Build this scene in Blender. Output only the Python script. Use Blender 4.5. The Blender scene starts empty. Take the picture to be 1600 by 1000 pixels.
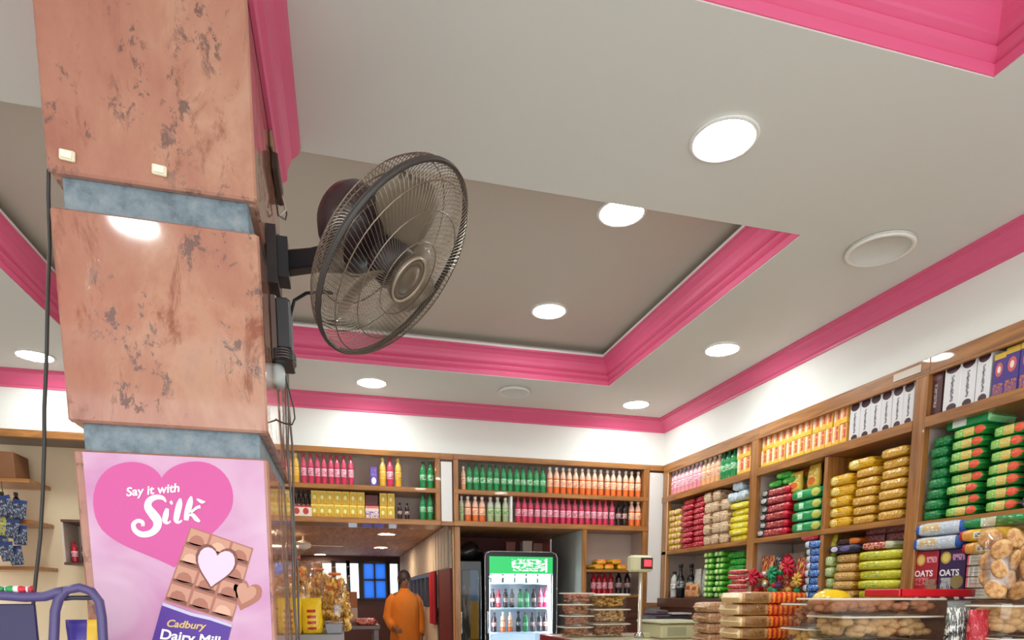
import bpy, bmesh, math, random
import numpy as np
from mathutils import Vector, Matrix, Euler

random.seed(7)
PI = math.pi
scene = bpy.context.scene
col = scene.collection

# ------------------------------------------------------------------ camera
F, CX, CY = 996.4, 800.0, 1063.2
YAW, PITCH = -0.25714, -0.13198
EYE = np.array([0.0, 0.0, 1.35])
cam_d = bpy.data.cameras.new('camera')
cam = bpy.data.objects.new('camera', cam_d)
col.objects.link(cam)
cam_d.sensor_width = 36.0
cam_d.lens = F * 36.0 / 1600.0
cam_d.shift_y = (CY - 500.0) / 1600.0
cam_d.clip_start = 0.02
cam.location = EYE
cam.rotation_euler = (PI / 2 + PITCH, 0.0, YAW)
scene.camera = cam

# ------------------------------------------------------------------ world (daylight at the open shop front and far windows)
w = bpy.data.worlds.new('daylight'); scene.world = w; w.use_nodes = True
bg = w.node_tree.nodes['Background']
bg.inputs[0].default_value = (0.93, 0.97, 1.0, 1)
bg.inputs[1].default_value = 1.5
LAMP = 46.0            # radiance of the ceiling downlights
scene.view_settings.view_transform = 'Standard'
scene.view_settings.look = 'None'
scene.view_settings.exposure = 0.8
scene.view_settings.gamma = 1.0
scene.view_settings.use_curve_mapping = False

# ------------------------------------------------------------------ main dimensions
XR, YB = 2.882, 5.5            # planes of the right and the back shelf fronts
XL, YF = -2.75, -1.6
ZS, ZT = 2.92, 3.15            # soffit and tray ceiling

# pixel helper: find the missing coordinate of a point seen in picture column px
_c, _s = math.cos(YAW), math.sin(YAW)
_cp, _sp = math.cos(PITCH), math.sin(PITCH)
_R = np.array([[_c, -_s, 0], [_s, _c, 0], [0, 0, 1]]) @ np.array([[1, 0, 0], [0, _cp, -_sp], [0, _sp, _cp]]) @ np.array([[1, 0, 0], [0, 0, 1], [0, -1, 0]])
def sol(px, x=None, y=None, z=1.35):
    P = np.array([0.0 if x is None else x, 0.0 if y is None else y, z]) - EYE
    a = _R.T @ P
    b = _R.T @ (np.array([1.0, 0, 0]) if x is None else np.array([0, 1.0, 0]))
    k = px - CX
    return (F * a[0] - k * a[2]) / (k * b[2] - F * b[0])
def ray(px, py):
    return _R @ np.array([(px - CX) / F, (py - CY) / F, 1.0])
def atY(px, py, Y):
    d = ray(px, py); return Vector(EYE + d * (Y / d[1]))
def atX(px, py, X):
    d = ray(px, py); return Vector(EYE + d * (X / d[0]))

# ------------------------------------------------------------------ materials
def lin(c):
    o = []
    for v in c[:3]:
        v = v / 255.0
        o.append(v / 12.92 if v <= 0.04045 else ((v + 0.055) / 1.055) ** 2.4)
    return (o[0], o[1], o[2], 1.0)
MATS = {}
def mat(name, rgb, rough=0.5, metal=0.0, spec=0.5, emit=None, es=0.0, coat=0.0, trans=0.0):
    if name in MATS: return MATS[name]
    m = bpy.data.materials.new(name); m.use_nodes = True
    b = m.node_tree.nodes['Principled BSDF']
    b.inputs['Base Color'].default_value = lin(rgb)
    b.inputs['Roughness'].default_value = rough
    b.inputs['Metallic'].default_value = metal
    b.inputs['Specular IOR Level'].default_value = spec
    b.inputs['Coat Weight'].default_value = coat
    b.inputs['Transmission Weight'].default_value = trans
    if emit:
        b.inputs['Emission Color'].default_value = lin(emit)
        b.inputs['Emission Strength'].default_value = es
    m.diffuse_color = lin(rgb)
    MATS[name] = m
    return m
class NT:
    """small helper to chain shader nodes"""
    def __init__(s, m): s.t = m.node_tree; s.n = s.t.nodes; s.l = s.t.links; s.b = s.n['Principled BSDF']
    def new(s, t, **k):
        n = s.n.new(t)
        for a, v in k.items(): setattr(n, a, v)
        return n
    def val(s, sock, v):
        if isinstance(v, bpy.types.NodeSocket): s.l.new(v, sock)
        else: sock.default_value = v
    def math(s, op, a, b=0.0, c=None):
        n = s.new('ShaderNodeMath', operation=op); s.val(n.inputs[0], a); s.val(n.inputs[1], b)
        if c is not None: s.val(n.inputs[2], c)
        return n.outputs[0]
    def mix(s, f, a, b):
        n = s.new('ShaderNodeMix', data_type='RGBA'); s.val(n.inputs[0], f); s.val(n.inputs[6], a); s.val(n.inputs[7], b); return n.outputs[2]
    def ramp(s, f, stops):
        n = s.new('ShaderNodeValToRGB'); s.val(n.inputs[0], f)
        e = n.color_ramp.elements
        while len(e) < len(stops): e.new(0.5)
        for q, (p, c) in zip(e, stops): q.position = p; q.color = c
        return n.outputs[0]
    def coords(s, kind='Object', scale=(1, 1, 1), loc=(0, 0, 0), rot=(0, 0, 0)):
        t = s.new('ShaderNodeTexCoord'); mp = s.new('ShaderNodeMapping')
        mp.inputs['Scale'].default_value = scale; mp.inputs['Location'].default_value = loc; mp.inputs['Rotation'].default_value = rot
        s.l.new(t.outputs[kind], mp.inputs[0]); return mp.outputs[0]
    def noise(s, v, scale, detail=4, rough=0.55, dist=0.0):
        n = s.new('ShaderNodeTexNoise'); s.l.new(v, n.inputs['Vector']); n.inputs['Scale'].default_value = scale
        n.inputs['Detail'].default_value = detail; n.inputs['Roughness'].default_value = rough; n.inputs['Distortion'].default_value = dist
        return n.outputs[0]
    def bump(s, h, strength=0.2, dist=0.01):
        n = s.new('ShaderNodeBump'); n.inputs['Strength'].default_value = strength; n.inputs['Distance'].default_value = dist
        s.val(n.inputs['Height'], h); s.l.new(n.outputs[0], s.b.inputs['Normal'])
    def color(s, c): s.val(s.b.inputs['Base Color'], c)
BLK = (0, 0, 0, 1); WHT = (1, 1, 1, 1)

def plaster(name, rgb, amt=0.05, rough=0.6):
    m = mat(name, rgb, rough); n = NT(m)
    c = lin(rgb); d = tuple(v * (1 - amt) for v in c[:3]) + (1,)
    v = n.coords('Object')
    n.color(n.mix(n.noise(v, 1.7, 5), d, c))
    n.bump(n.noise(v, 60, 3), 0.06, 0.004)
    return m
def wood(name, a, b, axis=0, rough=0.35, coat=0.3):
    m = mat(name, a, rough, coat=coat); n = NT(m)
    sc = [14, 14, 14]; sc[axis] = 1.2
    v = n.coords('Object', tuple(sc))
    f = n.noise(v, 2.2, 6, 0.6, 0.8)
    n.color(n.ramp(f, [(0.3, lin(b)), (0.62, lin(a)), (0.8, lin(tuple(min(255, x * 1.12) for x in a)))]))
    n.bump(f, 0.08, 0.003)
    return m
def printed(name, base, shapes=(), rough=0.3, bump=0.0, spec=0.5, bscale=28):
    """flat print on a pack: shapes in the pack's own 0..1 front-view coordinates"""
    if name in MATS: return MATS[name]
    m = mat(name, base, rough, spec=spec); n = NT(m)
    t = n.new('ShaderNodeTexCoord'); sp = n.new('ShaderNodeSeparateXYZ'); n.l.new(t.outputs['Generated'], sp.inputs[0])
    U, V = sp.outputs[0], sp.outputs[2]
    c = lin(base)
    for s in shapes:
        if s[0] == 'r':
            _, u0, u1, v0, v1, rgb = s
            a = n.math('COMPARE', U, (u0 + u1) / 2, (u1 - u0) / 2); b = n.math('COMPARE', V, (v0 + v1) / 2, (v1 - v0) / 2)
            f = n.math('MULTIPLY', a, b)
        elif s[0] == 'e':
            _, cu, cv, ru, rv, rgb = s
            a = n.math('DIVIDE', n.math('SUBTRACT', U, cu), ru); b = n.math('DIVIDE', n.math('SUBTRACT', V, cv), rv)
            f = n.math('LESS_THAN', n.math('ADD', n.math('MULTIPLY', a, a), n.math('MULTIPLY', b, b)), 1.0)
        elif s[0] == 'n':      # blotches of print (pictures of food, small lettering)
            _, u0, u1, v0, v1, sc, thr, rgb = s
            mp = n.new('ShaderNodeMapping'); mp.inputs['Scale'].default_value = (sc, 1, sc * 0.6); n.l.new(t.outputs['Generated'], mp.inputs[0])
            nz = n.noise(mp.outputs[0], 3.0, 2)
            a = n.math('COMPARE', U, (u0 + u1) / 2, (u1 - u0) / 2); b = n.math('COMPARE', V, (v0 + v1) / 2, (v1 - v0) / 2)
            f = n.math('MULTIPLY', n.math('MULTIPLY', a, b), n.math('GREATER_THAN', nz, thr))
        c = n.mix(f, c, lin(rgb))
    n.color(c)
    if bump:
        n.bump(n.noise(n.coords('Object'), bscale, 3, 0.6, 0.6), bump, 0.02)
    return m
def clear(name, tint=(250, 250, 248), gloss=0.14, rough=0.08):
    if name in MATS: return MATS[name]
    m = mat(name, tint, rough); n = NT(m)
    tr = n.new('ShaderNodeBsdfTransparent'); tr.inputs[0].default_value = lin(tint)
    gl = n.new('ShaderNodeBsdfGlossy'); gl.inputs[1].default_value = rough
    mx = n.new('ShaderNodeMixShader'); mx.inputs[0].default_value = gloss
    n.l.new(tr.outputs[0], mx.inputs[1]); n.l.new(gl.outputs[0], mx.inputs[2])
    n.l.new(mx.outputs[0], n.n['Material Output'].inputs[0])
    return m

# ------------------------------------------------------------------ geometry helpers
class G:
    def __init__(s): s.v = []; s.f = []
    def add(s, vs, fs):
        o = len(s.v); s.v += [tuple(p) for p in vs]; s.f += [tuple(i + o for i in q) for q in fs]; return s
    def box(s, x0, x1, y0, y1, z0, z1, M=None):
        vs = [Vector((x, y, z)) for z in (z0, z1) for y in (y0, y1) for x in (x0, x1)]
        if M: vs = [M @ p for p in vs]
        return s.add(vs, [(0, 2, 3, 1), (4, 5, 7, 6), (0, 1, 5, 4), (2, 6, 7, 3), (0, 4, 6, 2), (1, 3, 7, 5)])
    def cbox(s, x0, x1, y0, y1, z0, z1, b=0.004):
        """box with chamfered vertical edges and top/bottom rims"""
        def ring(i, z): return [(x0 + i, y0 + i + b, z), (x0 + i + b, y0 + i, z), (x1 - i - b, y0 + i, z), (x1 - i, y0 + i + b, z), (x1 - i, y1 - i - b, z), (x1 - i - b, y1 - i, z), (x0 + i + b, y1 - i, z), (x0 + i, y1 - i - b, z)]
        return s.loft([ring(b, z0), ring(0, z0 + b), ring(0, z1 - b), ring(b, z1)])
    def loft(s, rings, caps=True, closed=True):
        n = len(rings[0]); vs = [p for r in rings for p in r]; fs = []
        for k in range(len(rings) - 1):
            for i in range(n if closed else n - 1):
                j = (i + 1) % n; fs.append((k * n + i, k * n + j, (k + 1) * n + j, (k + 1) * n + i))
        if caps: fs.append(tuple(range(n - 1, -1, -1))); fs.append(tuple(range((len(rings) - 1) * n, len(rings) * n)))
        return s.add(vs, fs)
    def lathe(s, prof, n=14, M=None, caps=True):
        rs = []
        for r, z in prof:
            ring = [Vector((r * math.cos(2 * PI * i / n), r * math.sin(2 * PI * i / n), z)) for i in range(n)]
            rs.append([M @ p for p in ring] if M else ring)
        return s.loft(rs, caps)
    def tube(s, pts, r, n=6, closed=False):
        pts = [Vector(p) for p in pts]; rs = []; up = Vector((0, 0, 1)); m = len(pts); last = None
        for i, p in enumerate(pts):
            if closed: t = pts[(i + 1) % m] - pts[i - 1]
            else: t = pts[min(i + 1, m - 1)] - pts[max(i - 1, 0)]
            t.normalize()
            if last is None:
                a = t.cross(up)
                if a.length < 1e-3: a = t.cross(Vector((1, 0, 0)))
            else: a = last - t * last.dot(t)
            a.normalize(); last = a; b = t.cross(a)
            rr = r[i] if isinstance(r, (list, tuple)) else r
            rs.append([p + a * (rr * math.cos(2 * PI * k / n)) + b * (rr * math.sin(2 * PI * k / n)) for k in range(n)])
        if closed: rs.append(rs[0])
        return s.loft(rs, not closed)
    def prism(s, poly, y0, y1):
        """outline in (x, z) extruded along y"""
        n = len(poly)
        return s.loft([[(x, y0, z) for x, z in poly], [(x, y1, z) for x, z in poly]])
    def sphere(s, c, r, nu=10, nv=6, sc=(1, 1, 1)):
        rs = []
        for j in range(nv + 1):
            a = -PI / 2 + PI * j / nv; rr = max(math.cos(a), 0.02)
            rs.append([(c[0] + r * sc[0] * rr * math.cos(2 * PI * i / nu), c[1] + r * sc[1] * rr * math.sin(2 * PI * i / nu), c[2] + r * sc[2] * math.sin(a)) for i in range(nu)])
        return s.loft(rs)
    def sweep(s, path, prof, closed=False):
        """profile (out to the right of the path, z) swept along a level path with mitred corners"""
        m = len(path); P = [Vector((p[0], p[1])) for p in path]; rs = []
        for i in range(m):
            d0 = (P[i] - P[i - 1]) if (closed or i > 0) else (P[1] - P[0])
            d1 = (P[(i + 1) % m] - P[i]) if (closed or i < m - 1) else (P[-1] - P[-2])
            d0.normalize(); d1.normalize()
            n0 = Vector((d0.y, -d0.x)); n1 = Vector((d1.y, -d1.x)); q = n0 + n1; q.normalize(); q = q / max(q.dot(n0), 0.2)
            rs.append([(P[i].x + q.x * o, P[i].y + q.y * o, z) for o, z in prof])
        if closed: rs.append(rs[0])
        return s.loft(rs, not closed, closed=True)
    def mesh(s, name, m, smooth=False, recalc=True):
        me = bpy.data.meshes.new(name); me.from_pydata(s.v, [], s.f)
        if recalc:
            bm = bmesh.new(); bm.from_mesh(me); bmesh.ops.recalc_face_normals(bm, faces=bm.faces); bm.to_mesh(me); bm.free()
        if smooth:
            me.polygons.foreach_set('use_smooth', [True] * len(me.polygons))
        if m: me.materials.append(m)
        me.update(); return me

def link(name, data, parent=None, loc=(0, 0, 0), rot=(0, 0, 0), scale=None):
    o = bpy.data.objects.new(name, data); col.objects.link(o)
    o.location = loc; o.rotation_euler = rot
    if scale: o.scale = scale
    if parent: o.parent = parent
    return o
def tag(o, label, cat, group=None):
    o['label'] = label; o['category'] = cat
    if group: o['group'] = group
    return o
def thing(name, label, cat, group=None, loc=(0, 0, 0), rz=0.0, rot=None):
    o = link(name, None, None, loc, rot or (0, 0, rz)); o.empty_display_size = 0.05
    return tag(o, label, cat, group)
def part(name, g, m, parent, loc=(0, 0, 0), rot=(0, 0, 0), smooth=False, label=None):
    o = link(name, g.mesh(name, m, smooth) if isinstance(g, G) else g, parent, loc, rot)
    if label: o['label'] = label
    return o
def struct(name, g, m, smooth=False):
    o = link(name, g.mesh(name, m, smooth)); o['kind'] = 'structure'; return o
def text_mesh(body, size, m, shear=0.0, bold=0.0, extrude=0.0003, align='CENTER', space=1.0):
    c = bpy.data.curves.new('lettering', 'FONT'); c.body = body; c.size = size; c.shear = shear; c.offset = bold
    c.extrude = extrude; c.align_x = align; c.space_character = space; c.resolution_u = 4
    o = bpy.data.objects.new('lettering_tmp', c); col.objects.link(o)
    dg = bpy.context.evaluated_depsgraph_get(); me = bpy.data.meshes.new_from_object(o.evaluated_get(dg))
    bpy.data.objects.remove(o); bpy.data.curves.remove(c)
    me.materials.clear(); me.materials.append(m); me.name = 'lettering'
    return me
ORD = ['first', 'second', 'third', 'fourth', 'fifth', 'sixth', 'seventh', 'eighth', 'ninth', 'tenth', 'eleventh', 'twelfth', 'thirteenth', 'fourteenth', 'fifteenth', 'sixteenth', 'seventeenth', 'eighteenth', 'nineteenth', 'twentieth', 'twenty-first', 'twenty-second', 'twenty-third', 'twenty-fourth']
def jit(a): return random.uniform(-a, a)

# ------------------------------------------------------------------ surfaces
M_ceil = plaster('ceiling_paint', (222, 220, 212), 0.04)
M_wall = plaster('wall_paint', (238, 236, 230), 0.03)
M_pink = plaster('pink_gloss_paint', (230, 96, 138), 0.08, 0.42)
M_white = plaster('white_trim_paint', (238, 234, 230), 0.03)
M_wood = wood('shelf_wood', (178, 120, 62), (132, 82, 38))
M_woodx = wood('shelf_wood_upright', (178, 120, 62), (132, 82, 38), 2)
M_dwood = wood('dark_wood', (96, 56, 38), (60, 34, 24))
M_back = plaster('shelf_back_laminate', (214, 196, 182), 0.05, 0.45)
M_back_ = plaster('corner_laminate', (214, 196, 182), 0.05, 0.45)
M_tile = plaster('floor_tile', (200, 199, 196), 0.1, 0.3)
M_black = mat('black_plastic', (34, 34, 38), 0.4)
M_chrome = mat('chrome', (200, 200, 200), 0.2, 1.0)
M_redstone = mat('red_sandstone', (205, 140, 115), 0.09, spec=0.55)
n = NT(M_redstone)
v = n.coords('Object', (1, 1, 0.55))
big = n.noise(v, 3.2, 6, 0.65, 0.3)
base = n.ramp(big, [(0.36, lin((164, 108, 90))), (0.46, lin((176, 121, 101))), (0.54, lin((182, 130, 108))), (0.61, lin((192, 146, 121))), (0.70, lin((170, 132, 118)))])
veins = n.noise(n.coords('Object', (1.0, 1, 0.35), (3, 0, 1)), 9.5, 6, 0.72, 0.5)
c1 = n.mix(n.ramp(veins, [(0.57, BLK), (0.66, WHT)]), base, lin((150, 98, 78)))
pit = n.noise(n.coords('Object', (1.0, 1, 0.7), (1.3, 0, 4)), 24, 6, 0.75, 0.3)
zone = n.noise(v, 5.5, 2, 0.5)
pm_ = n.math('MULTIPLY', n.ramp(pit, [(0.555, BLK), (0.60, WHT)]), n.ramp(zone, [(0.46, BLK), (0.53, WHT)]))
n.color(n.mix(n.math('MULTIPLY', pm_, 0.7), c1, lin((78, 62, 60))))
n.l.new(n.math('MULTIPLY_ADD', pm_, 0.4, 0.07), n.b.inputs['Roughness'])
n.bump(n.math('SUBTRACT', 1.0, pm_), 0.25, 0.004)
def honed():
    m = M_redstone.copy(); m.name = 'red_sandstone_side'; nt = m.node_tree
    b = nt.nodes['Principled BSDF']
    for l in list(b.inputs['Roughness'].links): nt.links.remove(l)
    b.inputs['Roughness'].default_value = 0.055; return m
M_honed = honed()
M_blue = mat('blue_grey_stone', (138, 158, 170), 0.5)
n = NT(M_blue); v = n.coords('Object')
n.color(n.ramp(n.noise(v, 22, 6, 0.7), [(0.3, lin((92, 104, 110))), (0.5, lin((122, 138, 146))), (0.75, lin((152, 158, 160)))]))

# ================================================================== THE ROOM
g = G(); g.box(-3.2, 3.4, YF, 11.6, -0.1, 0.0); struct('floor', g, M_tile)
# ceiling: soffit at ZS with two tray recesses
T1 = (-1.55, 2.0, 2.61, 4.72)      # far tray x0,x1,y0,y1
T2 = (-1.55, 1.98, -0.9, 1.732)    # near tray
g = G()
def slab(x0, x1, y0, y1, z): g.box(x0, x1, y0, y1, z, z + 0.02)
xa, xb = XL - 0.1, 3.4
slab(xa, xb, YF, T2[2], ZS); slab(xa, T2[0], T2[2], T2[3], ZS); slab(T2[1], xb, T2[2], T2[3], ZS)
slab(xa, xb, T2[3], T1[2], ZS); slab(xa, T1[0], T1[2], T1[3], ZS); slab(T1[1], xb, T1[2], T1[3], ZS); slab(xa, xb, T1[3], 5.95, ZS)
for (x0, x1, y0, y1) in (T1, T2):
    g.box(x0 - 0.02, x0, y0 - 0.02, y1 + 0.02, ZS + 0.02, ZT); g.box(x1, x1 + 0.02, y0 - 0.02, y1 + 0.02, ZS + 0.02, ZT)
    g.box(x0, x1, y0 - 0.02, y0, ZS + 0.02, ZT); g.box(x0, x1, y1, y1 + 0.02, ZS + 0.02, ZT)
struct('ceiling', g, M_ceil)
g = G()
for (x0, x1, y0, y1) in (T1, T2): slab(x0 - 0.03, x1 + 0.03, y0 - 0.03, y1 + 0.03, ZT)
struct('ceiling_tray', g, plaster('tray_tone', (202, 194, 180), 0.05))  # recess ceilings in a darker, beiger tone than the soffit
# pink mouldings inside the trays (bottom edge flush with the soffit)
TP = [(0.0, 0.004), (0.004, 0.004), (0.012, 0.028), (0.004, 0.034), (0.004, 0.037), (0.020, 0.051), (0.026, 0.064), (0.017, 0.069), (0.017, 0.072), (0.034, 0.085), (0.038, 0.092), (0.043, 0.108), (0.055, 0.132), (0.074, 0.150), (0.088, 0.157), (0.094, 0.158), (0.094, 0.170), (0.0, 0.170)]
LP = [(0.0, 0.170), (0.094, 0.170), (0.096, 0.184), (0.0, 0.184)]
for k, T in enumerate((T1, T2)):
    path = [(T[0], T[2]), (T[0], T[3]), (T[1], T[3]), (T[1], T[2])]
    struct('trim_%d' % (2 * k + 1), G().sweep(path, [(o, ZS + z) for o, z in TP], True), M_pink)
    struct('trim_%d' % (2 * k + 2), G().sweep(path, [(o, ZS + z) for o, z in LP], True), M_white)
# crown along the walls
CP = [(0.0, -0.104), (0.010, -0.104), (0.012, -0.092), (0.024, -0.084), (0.036, -0.068), (0.052, -0.050), (0.072, -0.034), (0.086, -0.028), (0.088, -0.016), (0.100, -0.012), (0.100, 0.0), (0.0, 0.0)]
struct('trim_5', G().sweep([(XL, YF), (XL, YB), (XR, YB), (XR, YF)], [(o, ZS + z) for o, z in CP]), M_pink)
# upper walls (flush with the shelf fronts)
g = G(); g.box(XL - 0.1, XR + 0.5, YB, YB + 0.42, 2.532, ZS); struct('wall_back', g, M_wall)
g = G(); g.box(XR, XR + 0.42, YF, YB, 2.532, ZS); g.box(XR + 0.36, XR + 0.42, YF, YB + 0.4, 0, 2.532); struct('wall_right', g, M_wall)
g = G(); g.box(XL - 0.1, XL, YF, YB, 0, ZS); struct('wall_left', g, M_wall)
# front of the shop: open shutter front with only a lintel
g = G(); g.box(XL - 0.1, XR + 0.42, YF - 0.1, YF, 2.75, ZS + 0.3); struct('wall_front', g, M_wall)

g = G(); g.box(0.95, 3.4, 6.62, 6.68, 0, ZS); g.box(3.34, 3.4, YF, 6.62, 0, ZS); struct('wall_outer', g, M_wall)
g = G(); g.box(2.90, 3.3, 5.47, 5.52, 0, 2.53); g.box(2.742, 2.76, 5.52, 6.6, 0, 2.53); struct('wall_corner', g, M_back_)
# ------------------------------------------------------------------ downlights
M_glow = mat('lamp_diffuser', (255, 255, 255), 0.5, emit=(245, 255, 253), es=LAMP)
M_rim = mat('lamp_rim', (235, 232, 226), 0.4)
rimM = G().lathe([(0.100, -0.001), (0.113, -0.001), (0.118, -0.004), (0.116, -0.009), (0.104, -0.010), (0.100, -0.006)], 32, caps=False).add([], []).mesh('rim', M_rim, True)
disM = G().lathe([(0.101, -0.002), (0.101, -0.006), (0.06, -0.008), (0.001, -0.0085)], 32).mesh('diffuser', M_glow, True)
def downlight(x, y, z, label, sc=1.0):
    t = thing('ceiling_downlight', label, 'light', 'round white downlights in the ceiling', (x, y, z)); t.scale = (sc, sc, 1)
    part('rim', rimM, None, t); part('diffuser', disM, None, t)
downlight(1.33, 2.17, ZS, 'largest bright round downlight on the flat ceiling band near the front')
downlight(1.335, 3.04, ZT, 'round downlight at the near edge of the recessed ceiling tray')
downlight(1.33, 4.13, ZT, 'round downlight in the middle of the recessed ceiling tray')
downlight(2.407, 3.85, ZS, 'round downlight on the ceiling strip between the tray and right wall')
downlight(2.395, 5.08, ZS, 'round downlight nearest the corner where back and right walls meet')
downlight(0.26, 5.08, ZS, 'round downlight below the fan on the strip along the back wall')
downlight(-1.91, 5.10, ZS, 'round downlight left of the stone pillar behind the hanging cable')
for x, y, z, l in ((-0.9, 3.55, ZT, 'round downlight in the tray hidden behind the stone pillar'), (-0.92, -0.13, ZT, 'round downlight mirrored in the polished stone pillar'), (1.33, -0.13, ZT, 'round downlight in the near tray above the viewer'),
                   (2.4, 1.2, ZS, 'unseen round downlight over the right counter, kept for its light'), (-1.97, 3.0, ZS, 'unseen round downlight on the left ceiling strip, kept for its light'), (-1.97, 0.8, ZS, 'unseen round downlight at the front left, kept for its light')):  # those on this line are unseen, follow the grid, kept for their light
    downlight(x, y, z, l)
covM = G().lathe([(0.128, -0.001), (0.142, -0.003), (0.145, -0.012), (0.138, -0.018), (0.126, -0.016), (0.120, -0.008), (0.02, -0.006)], 36).mesh('cover_disc', M_ceil, True)
rngM = G().lathe([(0.126, -0.014), (0.138, -0.017), (0.145, -0.012), (0.143, -0.019), (0.134, -0.023), (0.126, -0.019)], 36, caps=False).mesh('ring', mat('cover_ring', (240, 236, 228), 0.35), True)
for x, y, s, l in ((2.411, 2.6, 1.0, 'unlit round ceiling cover with white ring near the right wall'), (1.331, 4.995, 0.85, 'small unlit round ceiling cover on the strip before the back wall')):
    t = thing('ceiling_cover', l, 'ceiling cover', 'unlit round ceiling covers', (x, y, ZS)); t.scale = (s, s, 1)
    part('disc', covM, None, t); part('ring', rngM, None, t)

# ================================================================== PILLAR
PX0, PX1, PY0, PY1 = -0.617, -0.171, 1.80, 2.58
pil = thing('stone_pillar', 'square pillar clad in polished red stone slabs with blue grey bands', 'pillar', None, (-0.39, 2.19, 0))
def pbox(name, x0, x1, y0, y1, z0, z1, m, b=0.006, lab=None):
    g = G().cbox(x0 + 0.39, x1 + 0.39, y0 - 2.19, y1 - 2.19, z0, z1, b); return part(name, g, m, pil, label=lab)
for z0, z1, i in ((2.306, ZS - 0.001, 0.0), (1.762, 2.232, -0.001), (1.0, 1.698, 0.003), (0.0, 0.94, 0.003)):
    pbox('front_slab', PX0 + i, PX1 - i, PY0 + i, PY0 + i + 0.022, z0, z1, M_redstone, 0.005)
    pbox('side_cladding', PX0 + i + 0.001, PX1 - i - 0.001, PY0 + i + 0.0225, PY1 - i, z0, z1, M_honed, 0.006)
for z0, z1 in ((2.226, 2.312), (1.69, 1.77), (0.93, 1.01)):
    pbox('stone_band', PX0 + 0.022, PX1 - 0.022, PY0 + 0.022, PY1 - 0.022, z0, z1, M_blue, 0.003, 'blue grey stone band')
# crown on the pillar sides
PC = [(0.0, -0.165), (0.012, -0.165), (0.016, -0.13), (0.03, -0.12), (0.034, -0.085), (0.05, -0.05), (0.056, -0.045), (0.072, -0.03), (0.08, -0.012), (0.08, 0.0), (0.0, 0.0)]
struct('trim_6', G().sweep([(PX1, PY0), (PX1, PY1)], [(o, ZS + z) for o, z in PC]), M_pink)
struct('trim_7', G().sweep([(PX0, PY1), (PX0, PY0)], [(o, ZS + z) for o, z in PC]), M_pink)
# two cream clips, chipped patch
M_cream = mat('cream_tape', (244, 232, 196), 0.5)
for px, py, l in ((105, 243, 'small cream tile clip at the left edge of the upper pillar slab'), (249, 266, 'small cream tile clip in the middle of the upper pillar slab')):
    p = atY(px, py, PY0 - 0.004)
    t = thing('tile_clip', l, 'clip', 'cream clips on the pillar', (p.x, PY0, p.z))
    part('pad', G().cbox(-0.016, 0.016, -0.008, 0.0, -0.011, 0.011, 0.002), M_cream, t, rot=(0, 0.08, 0))
    part('tab', G().cbox(-0.013, 0.011, -0.011, -0.008, -0.008, 0.008, 0.001), mat('cream_light', (252, 246, 222), 0.5), t, rot=(0, 0.08, 0))
# ------------------------------------------------------------------ poster
def onp(px, py, d=0.0):
    p = atY(px, py, PY0 + 0.003); return (p.x, p.z)
PYP = PY0 + 0.003 - 0.0012
M_paper = mat('poster_paper', (246, 190, 222), 0.45)
n = NT(M_paper); v = n.coords('Object', (1, 1, 1.4))
n.color(n.ramp(n.noise(v, 3.4, 3, 0.5, 0.6), [(0.3, lin((198, 128, 174))), (0.52, lin((212, 162, 194))), (0.75, lin((224, 192, 212)))]))
pos = thing('poster', 'pink chocolate advertising poster with large heart pasted on the pillar', 'poster', None, (-0.39, PYP, 1.0))
def flat(name, poly, m, layer, lab=None):
    """printed flat shape, outline in picture pixels on the poster plane"""
    pts = [onp(*p) for p in poly]
    g = G().prism([(x + 0.39, z - 1.0) for x, z in pts], -0.0004 * layer - 0.0003, -0.0004 * (layer - 1))
    return part(name, g, m, pos, label=lab)
x0, zt_ = onp(129, 706); x1, _ = onp(412, 720)
part('sheet', G().prism([(x0 + 0.39, zt_ - 1.0), (x1 + 0.39, zt_ - 1.0), (x1 + 0.389, 0.02), (x0 + 0.392, 0.02)], -0.0006, 0.0008), M_paper, pos, label='pale pink poster paper')
def bez(pts, k=10):
    """closed outline through cubic bezier segments: [p0, c0, c1, p1, c2, c3, p2, ...]"""
    out = []
    for i in range(0, len(pts) - 1, 3):
        a, b, c, d = [Vector(p) for p in pts[i:i + 4]]
        for j in range(k):
            t = j / k; out.append(tuple(a * (1 - t) ** 3 + b * 3 * t * (1 - t) ** 2 + c * 3 * t * t * (1 - t) + d * t ** 3))
    return out
HEART = [(253, 747), (240, 722), (205, 716), (178, 728), (140, 745), (138, 800), (160, 828), (185, 856), (235, 866), (273, 887), (292, 858), (345, 835), (362, 795), (372, 762), (352, 728), (318, 722), (288, 718), (262, 730), (253, 747)]
M_h1 = mat('poster_heart_pink', (212, 86, 156), 0.45)
flat('heart_print', bez(HEART), M_h1, 2, 'bright pink heart')
M_let = mat('poster_lettering_white', (255, 250, 252), 0.45)
def poster_text(body, px, py, size, m, ang, shear=0.3, bold=0.0, layer=5, lab=None, sx=1.0):
    x, z = onp(px, py)
    me = text_mesh(body, size, m, shear, bold)
    o = part('lettering', me, None, pos, (x + 0.39, -0.0004 * layer - 0.0004, z - 1.0), (PI / 2, -ang, 0), label=lab); o.scale = (sx, 1, 1)
    return o
poster_text('Say it with', 240, 772, 0.029, M_let, 0.13, 0.25, 0.0007, lab='white lettering Say it with', sx=1.0)
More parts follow.
